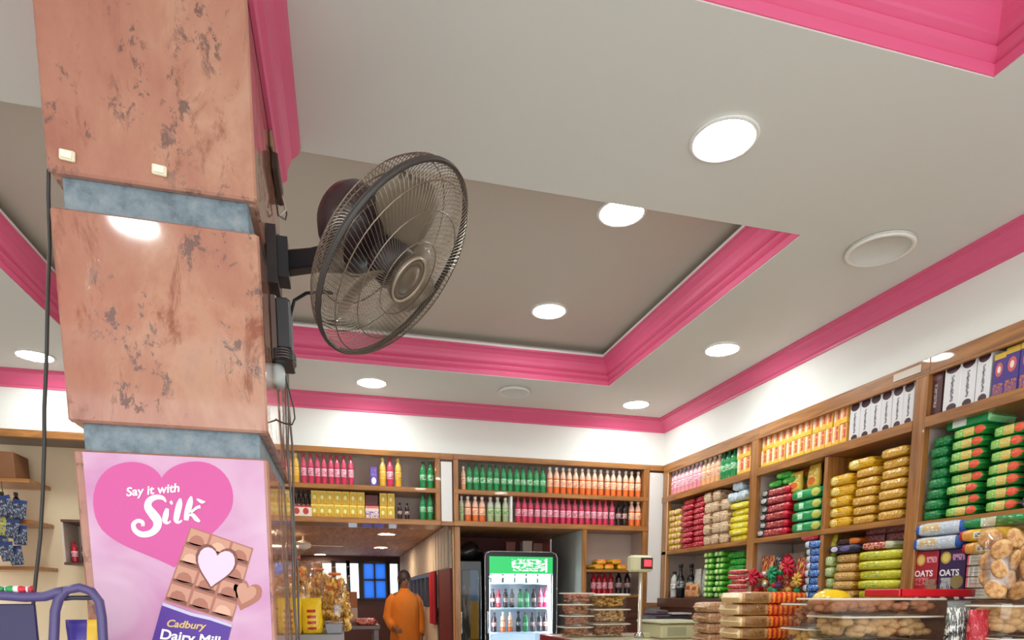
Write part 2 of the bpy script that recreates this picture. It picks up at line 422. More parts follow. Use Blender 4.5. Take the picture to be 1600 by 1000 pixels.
def ribbon(pts, name='letter', lab=None, layer=5, k=8):
    """brush stroke: (px, py, half width px), smoothed"""
    P = [Vector(p) for p in pts]; Q = []
    for i in range(len(P) - 1):
        a, b, c, d = P[max(i - 1, 0)], P[i], P[i + 1], P[min(i + 2, len(P) - 1)]
        for j in range(k):
            t = j / k; Q.append(0.5 * ((2 * b) + (c - a) * t + (2 * a - 5 * b + 4 * c - d) * t * t + (3 * b - a - 3 * c + d) * t ** 3))
    Q.append(P[-1]); rs = []
    for i, q_ in enumerate(Q):
        d = (Q[min(i + 1, len(Q) - 1)] - Q[max(i - 1, 0)]); n_ = Vector((-d.y, d.x)).normalized() * max(q_.z, .3)
        row = []
        for sg in (1, -1):
            x, z = onp(q_.x + sg * n_.x, q_.y + sg * n_.y); row.append((x + .39, z - 1.0))
        y0, y1 = -.0004 * layer - .0004, -.0004 * (layer - 1)
        rs.append([(row[0][0], y0, row[0][1]), (row[1][0], y0, row[1][1]), (row[1][0], y1, row[1][1]), (row[0][0], y1, row[0][1])])
    return part(name, G().loft(rs), M_let, pos, label=lab)
def zz(*p): return [(x / 2.5, 600 + y / 2.5, w_) for x, y, w_ in p]
ribbon(zz((650, 462, 1), (637, 446, 3), (610, 443, 4), (585, 457, 5), (580, 482, 6), (598, 508, 7), (616, 534, 7), (613, 562, 6), (590, 583, 5), (556, 588, 4.5), (530, 573, 4), (523, 549, 3.5), (540, 535, 3), (558, 541, 3), (560, 556, 2.5)), lab='white brush letter S')
ribbon(zz((655, 487, 2.5), (650, 510, 4.5), (646, 534, 4), (656, 544, 2), (668, 536, 1.2)), layer=6); ribbon(zz((664, 462, 3.5), (668, 466, 3.5), (667, 470, 3)), layer=6)
ribbon(zz((706, 448, 1.5), (702, 470, 4.5), (694, 505, 4.8), (690, 532, 4), (700, 541, 2), (712, 533, 1.2)), layer=5)
ribbon(zz((748, 440, 1.5), (744, 462, 4.5), (734, 500, 4.8), (728, 533, 3.5)), layer=6)
ribbon(zz((784, 480, 2.6), (770, 484, 2.2), (752, 498, 2), (740, 506, 2), (756, 514, 3), (768, 528, 3.4), (782, 538, 1.6)), layer=7)
ribbon(zz((770, 450, 1), (782, 457, 2.4), (792, 462, 2.4), (803, 460, .8)), layer=8)
# chocolate bar print
def barpt(u, vv):  # u across 0..1, vv down 0..1
    a, b, c, d = Vector((298, 823)), Vector((396, 857)), Vector((363, 972)), Vector((257, 938))
    return tuple(a * (1 - u) * (1 - vv) + b * u * (1 - vv) + c * u * vv + d * (1 - u) * vv)
M_ch = [mat('chocolate_print_mid', (176, 112, 92), 0.45), mat('chocolate_print_light', (206, 150, 126), 0.45), mat('chocolate_print_dark', (128, 74, 60), 0.45), mat('chocolate_print_rim', (226, 178, 152), 0.45)]
flat('chocolate_bar_print', [barpt(0, 0), barpt(1, 0), barpt(1, 1), barpt(0, 1)], M_ch[0], 3, 'brown chocolate bar')
for r in range(4):
    for c in range(3):
        u0, u1, v0, v1 = c / 3 + 0.02, (c + 1) / 3 - 0.02, r / 4 + 0.015, (r + 1) / 4 - 0.02
        flat('chocolate_block_print', [barpt(u0, v0), barpt(u1, v0), barpt(u1, v1), barpt(u0, v1)], M_ch[1], 4)
        flat('chocolate_block_print', bez([barpt(u0 + .03, v1 - .03), barpt(u0 + .02, v0 + .02), barpt(u1 - .05, v0 + .02), barpt(u1 - .02, v1 - .05), barpt(u1 - .1, v1 - .02), barpt(u0 + .1, v1 - .01), barpt(u0 + .03, v1 - .03)], 5), M_ch[(r + c) % 2 * 3 if (r + c) % 3 else 0], 5)
        flat('chocolate_block_print', [barpt(u0, v1 - 0.035), barpt(u1, v1 - 0.05), barpt(u1, v1), barpt(u0, v1)], M_ch[2], 5)
def hshape(cx, cy, s, ang):
    H = bez([(0, -0.28), (-0.12, -0.55), (-0.5, -0.55), (-0.52, -0.15), (-0.52, 0.15), (-0.15, 0.4), (0, 0.6), (0.15, 0.4), (0.52, 0.15), (0.52, -0.15), (0.5, -0.55), (0.12, -0.55), (0, -0.28)], 6)
    c, s2 = math.cos(ang), math.sin(ang)
    return [(cx + s * (x * c - y * s2), cy + s * (x * s2 + y * c)) for x, y in H]
flat('heart_hole_rim_print', hshape(337, 883, 64, 0.2), M_ch[2], 6)
flat('heart_hole_print', hshape(337, 884, 56, 0.2), mat('poster_hole_pink', (248, 206, 228), 0.45), 7, 'heart shaped hole in the chocolate')
flat('heart_chunk_print', hshape(385, 929, 44, 0.35), M_ch[0], 4, 'heart shaped chocolate piece')
flat('heart_chunk_print', hshape(384, 927, 30, 0.35), M_ch[1], 5)
M_pur = mat('poster_wrapper_purple', (84, 44, 150), 0.45)
flat('wrapper_print', [(255, 941), (300, 957), (330, 964), (363, 976), (354, 1012), (345, 1050), (222, 1050), (240, 995)], M_pur, 7, 'purple foil wrapper')
flat('wrapper_edge_print', [(255, 941), (300, 957), (330, 964), (363, 976), (362, 980), (329, 969), (299, 962), (254, 946)], mat('wrapper_edge', (206, 200, 226), 0.4), 8)
poster_text('Cadbury', 290, 981, 0.026, mat('poster_gold', (226, 190, 120), 0.4), -0.10, 0.3, 0.0006, 9, 'gold lettering Cadbury')
poster_text('Dairy Milk', 300, 1004, 0.036, M_let, -0.16, 0.1, 0.0009, 9, 'white lettering Dairy Milk')
poster_text('100', 398, 741, 0.007, mat('poster_small_grey', (170, 140, 160), 0.5), 0.0, 0.0, 0.0, 3) if False else None

# hanging cable left of the pillar
M_cable = mat('cable_dark', (56, 52, 48), 0.5)
pts = [atY(px, py, 1.84) for px, py in ((76, 266), (73, 300), (75, 380), (74, 470), (75, 560), (72, 640), (70, 700), (65, 770), (60, 840), (55, 900), (52, 960), (50, 1040))]
pts = [(p.x, 1.84 + 0.01 * math.sin(i), p.z) for i, p in enumerate(pts)]
tag(link('hanging_cable', G().tube([(PX0 + 0.02, 1.84, pts[0][2] + 0.012)] + pts, 0.0042, 6).mesh('hanging_cable', M_cable, True)), 'dark electric cable hanging down the left edge of the pillar', 'cable')
# things on the right face of the pillar
M_conduit = mat('grey_wire', (120, 112, 104), 0.5)
for k, (y, z0, z1, r) in enumerate(((2.30, 1.0, 2.48, 0.003), (2.36, 1.0, 2.48, 0.003), (2.48, 1.0, 2.30, 0.004))):
    o = link('wall_wire', G().tube([(PX1 + 0.012 + 0.004 * math.sin(q * 2.1 + k), y + 0.006 * math.sin(q * 1.3), z0 + (z1 - z0) * q / 9) for q in range(10)], r, 5).mesh('wall_wire', M_conduit, True))
    tag(o, ['thin grey wire running down the side of the pillar, nearest the front', 'thin grey wire running down the middle of the pillar side', 'thick grey wire running down the rear side of the pillar'][k], 'wire', 'wires on the pillar side')
t = thing('junction_box', 'brown cardboard patch and dark box on the pillar under pink moulding', 'electrical box', None, (PX1, 2.36, 2.68))
part('backing', G().cbox(0, 0.010, -0.10, 0.12, 0.03, 0.10, 0.003), mat('cardboard', (150, 116, 92), 0.7), t)
part('box', G().cbox(0.0, 0.022, -0.08, 0.12, -0.02, 0.03, 0.004), mat('dark_brown_box', (66, 48, 38), 0.5), t)
part('wire', G().tube([(0.02, 0.1, -0.01), (0.03, 0.12, -0.04), (0.026, 0.1, -0.07), (0.008, 0.02, -0.10), (0.008, -0.04, -0.085)], 0.0025, 5), M_cable, t, smooth=True)
part('wire', G().tube([(0.02, 0.06, -0.01), (0.03, 0.08, -0.05), (0.008, 0.03, -0.10)], 0.002, 5), mat('white_wire', (220, 210, 200), 0.5), t, smooth=True)

# ================================================================== WALL FAN
FC = Vector((0.159, 1.814, 2.206)); FN = Vector((0.663, -0.259, -0.702)).normalized(); FR = 0.259
fan = thing('wall_fan', 'dark wire caged oscillating fan mounted on the side of the pillar', 'fan', None, FC)
q = FN.to_track_quat('Z', 'Y'); fan.rotation_euler = q.to_euler()
M_wire = mat('fan_wire', (128, 116, 100), 0.34, 0.75)
M_rimf = mat('fan_rim', (58, 54, 50), 0.4)
M_fan = mat('fan_plastic', (52, 44, 46), 0.35)
NW = 120
def cage(sgn, depth, flat_r, name):
    g = G()
    def pt(k, r, tw):
        a = 2 * PI * k / NW + tw * (1 - r / FR) * 1.0
        tt = max(0.0, (r - flat_r) / (FR - flat_r))
        return (r * math.cos(a), r * math.sin(a), sgn * (depth * math.sqrt(max(0, 1 - tt ** 2.2)) + 0.006))
    for k in range(NW):
        g.tube([pt(k, r, 0.5 * sgn) for r in (0.058, 0.095, 0.13, 0.165, 0.195, 0.22, 0.24, 0.252, 0.2585)], 0.0009, 4)
    for r in (0.10, 0.175, 0.235):
        g.tube([pt(k * NW / 48, r, 0) for k in range(48)], 0.0016, 5, True)
    return part(name, g, M_wire, fan)
cage(1, 0.045, 0.12, 'front_cage'); cage(-1, 0.085, 0.10, 'rear_cage')
g = G().tube([(FR * math.cos(2 * PI * k / 60), FR * math.sin(2 * PI * k / 60), 0) for k in range(60)], 0.006, 8, True)
part('rim', g, M_rimf, fan, smooth=True)
part('rim_band', G().lathe([(FR + 0.001, -0.008), (FR + 0.004, -0.008), (FR + 0.004, 0.008), (FR + 0.001, 0.008)], 60, caps=False), M_rimf, fan)
# centre badge with concentric relief
g = G().lathe([(0.062, 0.074), (0.064, 0.086), (0.058, 0.090), (0.054, 0.086), (0.050, 0.090), (0.044, 0.090), (0.040, 0.086), (0.036, 0.091), (0.016, 0.094), (0.001, 0.095)], 36)
part('badge', g, mat('fan_badge', (112, 100, 86), 0.35, 0.3), fan, (0, 0, -0.034), smooth=True)
part('badge_ring', G().lathe([(0.056, 0.0885), (0.060, 0.093), (0.064, 0.0885), (0.060, 0.0865)], 36, caps=False), mat('fan_badge_ring', (182, 168, 146), 0.3, 0.5), fan, (0, 0, -0.034), smooth=True)
# blades
M_blade = mat('fan_blade', (128, 114, 96), 0.3)
for k in range(3):
    g = G(); rs = []
    for i in range(9):
        tt = i / 8; r = 0.05 + 0.178 * tt
        wdt = 0.62 + 0.55 * math.sin(PI * min(1, tt * 0.9 + 0.12)); rnd = 1.0 if tt < 0.75 else math.sqrt(max(0.05, 1 - ((tt - 0.75) / 0.26) ** 2))
        a0 = 2 * PI * k / 3 + 0.35 * tt - wdt * rnd * 0.5; a1 = 2 * PI * k / 3 + 0.35 * tt + wdt * rnd * 0.5
        top = []; bot = []
        for j in range(7):
            s = j / 6; a = a0 + (a1 - a0) * s; z = 0.016 - 0.056 * s + 0.010 * math.sin(PI * s)
            top.append((r * math.cos(a), r * math.sin(a), z + 0.0012)); bot.append((r * math.cos(a), r * math.sin(a), z - 0.0012))
        rs.append(top + bot[::-1])
    g.loft(rs); part('blade', g, M_blade, fan, smooth=True)
part('hub', G().lathe([(0.058, -0.04), (0.06, 0.01), (0.052, 0.024), (0.03, 0.03), (0.001, 0.031)], 28), M_fan, fan, smooth=True)
# motor housing behind the cage
g = G().lathe([(0.03, -0.07), (0.088, -0.085), (0.098, -0.10), (0.098, -0.15), (0.090, -0.185), (0.07, -0.21), (0.035, -0.222), (0.001, -0.224)], 30)
part('motor_housing', g, mat('fan_motor', (48, 34, 36), 0.3), fan, smooth=True)
# arm from the pillar to the motor (own frame: build in world and convert)
inv = (Matrix.Translation(FC) @ q.to_matrix().to_4x4()).inverted()
def wtube(pts, r, n=8): return G().tube([inv @ Vector(p) for p in pts], r, n)
mot = FC - FN * 0.15
AB = Vector((PX1 + 0.045, 2.05, 2.285))
AE = Vector((0.03, 1.93, 2.265))
g = G()
d = (AE - AB).normalized(); up = Vector((0, 0, 1)); sd = d.cross(up).normalized(); up2 = sd.cross(d)
def sect(c, hw, hh): return [inv @ (c + sd * (a * hw) + up2 * (b * hh)) for a, b in ((-1, -0.8), (-0.8, -1), (0.8, -1), (1, -0.8), (1, 0.8), (0.8, 1), (-0.8, 1), (-1, 0.8))]
g.loft([sect(AB - d * 0.03, 0.022, 0.027), sect(AB, 0.022, 0.027), sect(AB + d * 0.10, 0.02, 0.025), sect(AE, 0.02, 0.034), sect(AE + Vector((0.02, -0.03, 0.06)), 0.02, 0.04), sect(AE + Vector((0.03, -0.05, 0.10)), 0.02, 0.036)])
part('arm', g, M_black, fan)
g = G(); g.box(PX1, PX1 + 0.026, 2.0, 2.105, 2.21, 2.36, inv); part('mount_plate', g, M_fan, fan)
g = G(); g.box(PX1 + 0.02, PX1 + 0.055, 2.015, 2.09, 2.235, 2.34, inv); part('mount_socket', g, M_black, fan)
part('knob', G().lathe([(0.012, 0), (0.014, 0.004), (0.014, 0.016), (0.009, 0.02)], 12, inv @ Matrix.Translation((0.05, 1.87, 2.30)) @ Matrix.Rotation(PI / 2, 4, 'X')), M_chrome, fan)
part('power_cord', wtube([(PX1 + 0.05, 2.05, 2.14), (PX1 + 0.065, 2.04, 2.185), (PX1 + 0.10, 2.02, 2.20), (PX1 + 0.14, 1.98, 2.19), (PX1 + 0.17, 1.94, 2.175)], 0.0045, 6), M_black, fan, smooth=True)
# speed regulator box below
t = thing('fan_regulator', 'dark grey fan regulator box on the pillar below the fan arm', 'electrical box', None, (PX1 - 0.014, 2.06, 2.055)); t.scale = (.64, 1, .72)
part('mount_strip', G().cbox(0.022, 0.05, -0.05, 0.05, -0.06, 0.18, 0.004), mat('metal_strip', (128, 112, 104), 0.35, 0.5), t)
part('case', G().cbox(0.045, 0.108, -0.055, 0.055, -0.02, 0.172, 0.008), mat('regulator_grey', (70, 72, 74), 0.4), t)
part('base', G().cbox(0.03, 0.112, -0.06, 0.06, -0.065, -0.018, 0.005), mat('regulator_base', (44, 40, 40), 0.4), t)
for k in range(4): part('cable_coil', G().tube([(0.07 + 0.048 * math.cos(a), 0.07 * math.sin(a), -0.02 - 0.010 * k + 0.006 * math.sin(a)) for a in [2 * PI * i / 20 for i in range(20)]], 0.0032, 5, True), mat('coil_grey', (112, 104, 98), 0.4), t, smooth=True)
part('tape', G().lathe([(0.03, -0.14), (0.034, -0.12), (0.034, -0.08), (0.03, -0.065)], 12, Matrix.Translation((0.036, 0, 0))), mat('pale_tape', (206, 212, 208), 0.4), t, smooth=True)
part('loop_cord', G().tube([(0.06, 0.0, -0.06), (0.068, 0, -0.10), (0.085, 0, -0.16), (0.10, 0, -0.22), (0.103, 0, -0.26), (0.09, 0, -0.285), (0.055, 0, -0.283), (0.025, 0, -0.272), (0.005, 0, -0.25)], 0.0034, 6), M_cable, t, smooth=True)

# ================================================================== BUILT-IN SHELVES
def unit_box(t, name, x0, x1, y0, y1, z0, z1, m, b=0.003):
    L = t.location
    return part(name, G().cbox(x0 - L.x, x1 - L.x, y0 - L.y, y1 - L.y, z0 - L.z, z1 - L.z, b), m, t)
DEP = 0.34
M_wy = wood('shelf_wood_side', (178, 120, 62), (132, 82, 38), 1)
# right wall, three bays; posts belong to the bay left of them
def right_unit(label, ya, yb, post, z2, dv=None):
    t = thing('wall_shelf', label, 'shelf', 'built-in shelf bays along the right wall', (XR, (ya + yb) / 2, 0))
    unit_box(t, 'top_rail', XR - 0.004, XR + 0.03, post[0], ya, 2.458, 2.531, M_wy)
    unit_box(t, 'rail_lip', XR - 0.010, XR + 0.01, post[0], ya, 2.445, 2.460, M_wy)
    unit_box(t, 'shelf_board', XR - 0.012, XR + DEP, yb, ya, 2.192, 2.245, M_wy)
    unit_box(t, 'shelf_board', XR - 0.006, XR + DEP, yb, ya, z2 - 0.033, z2, M_wy)
    unit_box(t, 'base_ledge', XR - 0.03, XR + DEP, yb, ya, 1.25, 1.33, M_dwood)
    unit_box(t, 'base_cabinet', XR, XR + DEP, yb, ya, 0, 1.25, M_dwood)
    unit_box(t, 'back_panel', XR + DEP, XR + DEP + 0.015, yb, ya, 1.25, 2.53, M_back)
    unit_box(t, 'post', XR - 0.008, XR + 0.03, post[0], post[1], 1.25, 2.46, M_woodx)
    unit_box(t, 'partition', XR + 0.03, XR + DEP, post[0] + 0.02, post[1] - 0.02, 1.25, 2.46, M_back)
    if dv: unit_box(t, 'divider', XR, XR + DEP, dv[0], dv[1], 1.33, 2.192, M_woodx)
    return t
right_unit('wooden wall shelf bay in the corner holding red and green packets', 5.49, 4.17, (4.09, 4.17), 1.755)
right_unit('wooden wall shelf bay between two posts holding yellow packets', 4.09, 2.80, (2.725, 2.80), 1.757, (3.40, 3.43))
right_unit('wooden wall shelf bay nearest the viewer holding green biscuit packets', 2.725, 1.0, (0.93, 1.0), 1.728)
t = thing('shelf_post', 'narrow wooden corner post beside the white corner panel', 'post', None, (XR, 5.43, 1.25))
part('post', G().cbox(-0.006, 0.03, -0.045, 0.045, 0, 1.21, 0.003), M_woodx, t)
part('edge_strip', G().cbox(-0.010, -0.004, -0.05, -0.038, 0, 1.21, 0.002), mat('pale_edge', (222, 190, 150), 0.4), t)
# paper price strip on the rail
tag(link('paper_strip', G().cbox(-0.002, 0.0, -0.085, 0.085, -0.02, 0.018, 0.0008).mesh('paper_strip', mat('paper', (226, 214, 200), 0.6)), None, (XR - 0.005, 2.86, 2.497)), 'pale paper strip stuck on the wooden top rail', 'paper')
# back wall, two bays
def back_unit(label, xa, xb, posts):
    t = thing('wall_shelf', label, 'shelf', 'built-in shelf bays along the back wall', ((xa + xb) / 2, YB, 1.94))
    unit_box(t, 'top_rail', xa, xb, YB - 0.004, YB + 0.03, 2.487, 2.531, M_wood)
    unit_box(t, 'shelf_board', xa, xb, YB - 0.008, YB + DEP, 2.206, 2.244, M_wood)
    unit_box(t, 'bottom_board', xa, xb, YB - 0.014, YB + DEP, 1.940, 1.984, M_wood)
    unit_box(t, 'back_panel', xa, xb, YB + DEP, YB + DEP + 0.015, 1.94, 2.53, M_back)
    for p0, p1 in posts: unit_box(t, 'post', p0, p1, YB - 0.006, YB + DEP, 1.984, 2.487, M_woodx)
    return t
back_unit('wooden shelf bay over the passage holding yellow boxes and pink bottles', -1.75, 0.822, ((-1.75, -1.71), (0.782, 0.822)))
bu = back_unit('wooden shelf bay over the fridge holding green and orange bottles', 0.935, 2.742, ((0.935, 0.977), (2.690, 2.742)))
unit_box(bu, 'divider', 1.432, 1.452, YB + 0.0, YB + DEP, 1.984, 2.206, M_white)
for lab, x0, x1, z0, z1 in (('short white panel between the two back shelf bays', 0.822, 0.935, 1.94, 2.487), ('tall white panel in the corner of the back wall', 2.742, 2.90, 1.25, 2.487)):
    t = thing('wall_panel', lab, 'panel', 'white panels framed in wood on the back wall', ((x0 + x1) / 2, YB, z0))
    h = (x1 - x0) / 2
    part('board', G().cbox(-h, h, 0.012, 0.05, 0, z1 - z0 + 0.04, 0.002), M_dwood, t)
    part('face', G().cbox(-h + 0.008, h - 0.012, 0.0, 0.014, 0.03, z1 - z0 - 0.022, 0.002), M_white, t)
    part('top_strip', G().cbox(-h, h, -0.004, 0.03, z1 - z0 - 0.005, z1 - z0 + 0.045, 0.003), M_wood, t)
    part('bottom_strip', G().cbox(-h, h, -0.008, 0.03, 0.0, 0.036, 0.003), M_wood, t)
# cubby right of the fridge
t = thing('wall_shelf', 'narrow wooden cubby beside the fridge with yellow packets and red bottles', 'shelf', None, (2.40, YB, 0))
unit_box(t, 'side_panel', 2.105, 2.135, YB - 0.006, YB + 0.9, 0, 1.94, mat('grey_laminate', (186, 190, 184), 0.25))
unit_box(t, 'edge_post', 2.100, 2.140, YB - 0.012, YB + 0.01, 0, 1.94, M_woodx)
unit_box(t, 'edge_post', 2.690, 2.742, YB - 0.008, YB + 0.02, 0, 1.94, M_woodx)
unit_box(t, 'shelf_board', 2.14, 2.69, YB, YB + DEP, 1.565, 1.588, M_wood)
unit_box(t, 'shelf_board', 2.14, 2.69, YB, YB + DEP, 1.335, 1.36, M_wood)
unit_box(t, 'back_panel', 2.14, 2.742, YB + DEP, YB + DEP + 0.015, 0, 1.94, M_back)
unit_box(t, 'base_cabinet', 2.14, 2.742, YB, YB + DEP, 0, 1.335, M_dwood)

# ================================================================== GOODS: meshes of each kind, shared by all copies
PROTO = {}
def proto(key, fn):
    if key not in PROTO: PROTO[key] = fn()
    return PROTO[key]
def pillow(L, W, H, m, name='wrapper', nsec=10):
    """flow-wrapped packet lying along x, base at z = 0"""
    g = G(); rs = []
    e = min(0.011, L * 0.07)
    for x, hy, hz in ((-L / 2, 0.86, 0.05), (-L / 2 + e, 0.88, 0.08), (-L / 2 + e * 1.9, 0.98, 0.86), (-L / 4, 1.0, 1.0), (0, 0.985, 0.975), (L / 4, 1.0, 1.0), (L / 2 - e * 1.9, 0.98, 0.86), (L / 2 - e, 0.88, 0.08), (L / 2, 0.86, 0.05)):
        r = []
        for i in range(nsec):
            a = 2 * PI * (i + 0.5) / nsec; c, s = math.cos(a), math.sin(a)
            r.append((x, W / 2 * hy * math.copysign(abs(c) ** 0.3, c), H / 2 + H / 2 * hz * math.copysign(abs(s) ** 0.32, s)))
        rs.append(r)
    g.loft(rs); return g.mesh(name, m, True)
def pouch(Wd, T, H, m, name='bag', wob=0.04):
    """upright pillow bag, crimped top and bottom"""
    g = G(); rs = []; ns = 14; rr = random.Random(hash((round(Wd, 3), round(H, 3))) % 999)
    for z, hw, ht in ((0, 0.86, 0.30), (0.05, 0.95, 0.75), (0.2, 1.0, 1.0), (0.45, 0.97, 1.0), (0.7, 0.96, 0.78), (0.86, 0.97, 0.36), (0.93, 0.97, 0.06), (1.0, 1.0, 0.05)):
        r = []
        for i in range(ns):
            a = 2 * PI * i / ns; c, s = math.cos(a), math.sin(a); k = 1 + rr.uniform(-wob, wob)
            r.append((Wd / 2 * hw * k * math.copysign(abs(c) ** 0.7, c), T / 2 * ht * k * math.copysign(abs(s) ** 0.8, s), z * H))
        rs.append(r)
    g.loft(rs); return g.mesh(name, m, True)
def carton(L, W, H, m, name='carton'): return G().cbox(-L / 2, L / 2, -W / 2, W / 2, 0, H, 0.0025).mesh(name, m)

# bottle kinds: colour of drink, label, cap
def drink_mat(name, rgb): return mat('drink_' + name, rgb, 0.12, spec=0.6, coat=0.4)
BK = {  # body, label(base, blotch), cap, height, radius
    'pink':   ((206, 44, 84), ((240, 190, 205), (206, 40, 80)), (196, 40, 60), 0.235, 0.031),
    'green':  ((30, 140, 74), ((40, 168, 92), (226, 240, 220)), (24, 92, 56), 0.225, 0.031),
    'orange': ((232, 110, 44), ((250, 216, 184), (236, 120, 60)), (248, 246, 240), 0.232, 0.031),
    'yellow': ((226, 172, 52), ((244, 208, 90), (224, 120, 40)), (240, 214, 120), 0.235, 0.031),
    'dark':   ((40, 24, 26), ((110, 40, 40), (230, 220, 214)), (46, 28, 30), 0.225, 0.030),
    'lime':   ((170, 186, 136), ((196, 214, 160), (90, 150, 80)), (248, 246, 240), 0.215, 0.031),
    'clear':  ((206, 204, 196), ((236, 234, 226), (70, 70, 70)), (30, 30, 32), 0.24, 0.034),
    'black':  ((26, 26, 30), ((60, 60, 64), (190, 186, 180)), (22, 22, 24), 0.30, 0.036),
    'pinkw':  ((236, 150, 160), ((250, 214, 222), (224, 80, 120)), (250, 236, 236), 0.20, 0.030),
    'peach':  ((240, 176, 120), ((250, 224, 196), (228, 120, 70)), (250, 240, 226), 0.20, 0.030),
    'red':    ((190, 24, 44), ((250, 200, 210), (200, 20, 50)), (170, 20, 36), 0.215, 0.029),
}
def bottle_parts(k):
    body, lab, cap, h, r = BK[k]
    up = {'orange': (246, 196, 168), 'pinkw': (250, 210, 216), 'peach': (250, 214, 180), 'pink': (214, 84, 112), 'green': (58, 150, 92), 'yellow': (238, 196, 96), 'lime': (206, 214, 190)}.get(k)
    bm_ = printed('drink_' + k, body, [('r', 0, 1, .62, 1, up)] if up else [], 0.12, 0, 0.6)
    lm = printed('label_' + k, lab[0], [('n', 0.0, 1.0, 0.15, 0.85, 4, 0.52, lab[1])], 0.35)
    cm = mat('cap_' + k, cap, 0.4)
    if k == 'black': prof = [(r * .9, 0), (r, 0.006), (r, h * .56), (r * .8, h * .63), (r * .42, h * .70), (r * .36, h * .93), (r * .36, h * .95)]
    else: prof = [(r * .78, 0), (r * .98, 0.008), (r, h * .08), (r * .92, h * .15), (r, h * .22), (r * .97, h * .36), (r, h * .52), (r * .92, h * .57), (r, h * .62), (r * .93, h * .70), (r * .68, h * .78), (r * .44, h * .84), (r * .40, h * .87), (r * .40, h * .93)]
    B_ = G().lathe(prof, 14).mesh('body', bm_, True)
    L_ = G().lathe([(r * 1.0, h * .27), (r * 1.03, h * .275), (r * 1.035, h * .52), (r * 1.0, h * .525)], 14, caps=False).mesh('label', lm, True)
    C_ = G().lathe([(r * .46, h * .89), (r * .52, h * .895), (r * .52, h * .985), (r * .44, h), (0.001, h)], 12).mesh('cap', cm, True)
    return B_, L_, C_
def bottle(k, x, y, z, label, group, cat='bottle', s=1.0, room=None):
    B_, L_, C_ = proto(('bottle', k), lambda: bottle_parts(k))
    t = thing('drink_bottle', label, cat, group, (x, y, z), jit(3))
    f = s if room is None else min(s, room / (2.10 * BK[k][4]))
    t.scale = (f, f, s)
    bo = part('body', B_, None, t); part('label', L_, None, bo); part('cap', C_, None, t)
    return t

# ------------------------------------------------------------------ back wall bottles
def brow(k, desc, where, px0, px1, n, z, group, d=0.055, rows=1, s=1.0):
    xa, xb = sol(px0, y=YB + d, z=z + 0.1), sol(px1, y=YB + d, z=z + 0.1)
    for r in range(rows):
        for i in range(n):
            x = xa + (xb - xa) * (i + 0.5) / n + jit(0.003)
            lab = '%s, %s from the left %s' % (desc, ORD[i], where) if n > 1 else '%s %s' % (desc, where)
            if rows > 1: lab += ', %s' % ('front row' if r == 0 else 'back row')
            bottle(k, x, YB + d + 0.075 * r + jit(0.004), z, lab, group, s=s, room=abs(xb - xa) / n - 0.006)
Z1, Z2 = 2.244, 1.984
gl = 'drink bottles on the back wall shelves'
brow('yellow', 'tall yellow drink bottle', 'beside pink bottles', 446, 469, 2, Z1, gl)
brow('pink', 'pink drink bottle', 'on the upper left back shelf', 470, 553, 8, Z1, gl)
brow('yellow', 'yellow drink bottle standing between purple carton and red bottle', 'on back shelf', 592, 604, 1, Z1, gl)
brow('pink', 'single red drink bottle between two yellow bottles', 'on back shelf', 604, 616, 1, Z1, gl)
brow('yellow', 'yellow drink bottle right of the single red bottle', 'on back shelf', 616, 628, 1, Z1, gl)
brow('green', 'green soda bottle', 'at the right end of upper left shelf', 655, 678, 2, Z1, gl)
brow('dark', 'dark cola bottle', 'behind the red and white carton', 456, 486, 4, Z2, gl, d=0.13)
brow('dark', 'small dark jar bottle', 'beside the yellow cartons', 619, 641, 2, Z2, gl, s=0.62)
brow('green', 'green soda bottle', 'at the right end of lower left shelf', 655, 677, 2, Z2, gl)
brow('peach', 'peach coloured bottle at the left end', 'of the upper right back shelf', 719, 728, 1, Z1, gl)
brow('green', 'green soda bottle', 'on the shelf over the fridge', 728, 853, 12, Z1, gl, s=1.0)
brow('orange', 'orange drink bottle with white cap', 'on upper shelf', 854, 1001, 15, Z1, gl)
brow('lime', 'pale green bottle at the far left', 'of the lower right back shelf', 716, 725, 1, Z2, gl)
brow('orange', 'small orange bottle', 'left of the white divider', 725, 759, 3, Z2, gl, s=0.92)
brow('lime', 'pale lime bottle with white cap', 'left of the white divider', 760, 795, 3, Z2, gl)
brow('pink', 'rose pink soda bottle', 'right of the white divider', 804, 960, 16, Z2, gl, s=0.97)
brow('dark', 'dark cola bottle', 'between pink and orange bottles', 961, 980, 2, Z2, gl)
brow('orange', 'orange bottle with white cap', 'at the end of the lower shelf', 981, 1001, 2, Z2, gl)
brow('red', 'red soda bottle', 'in the cubby beside the fridge', 922, 958, 4, 1.36, gl, d=0.12)
brow('dark', 'dark cola bottle', 'beside red bottles in the cubby', 960, 986, 2, 1.36, gl, d=0.12)
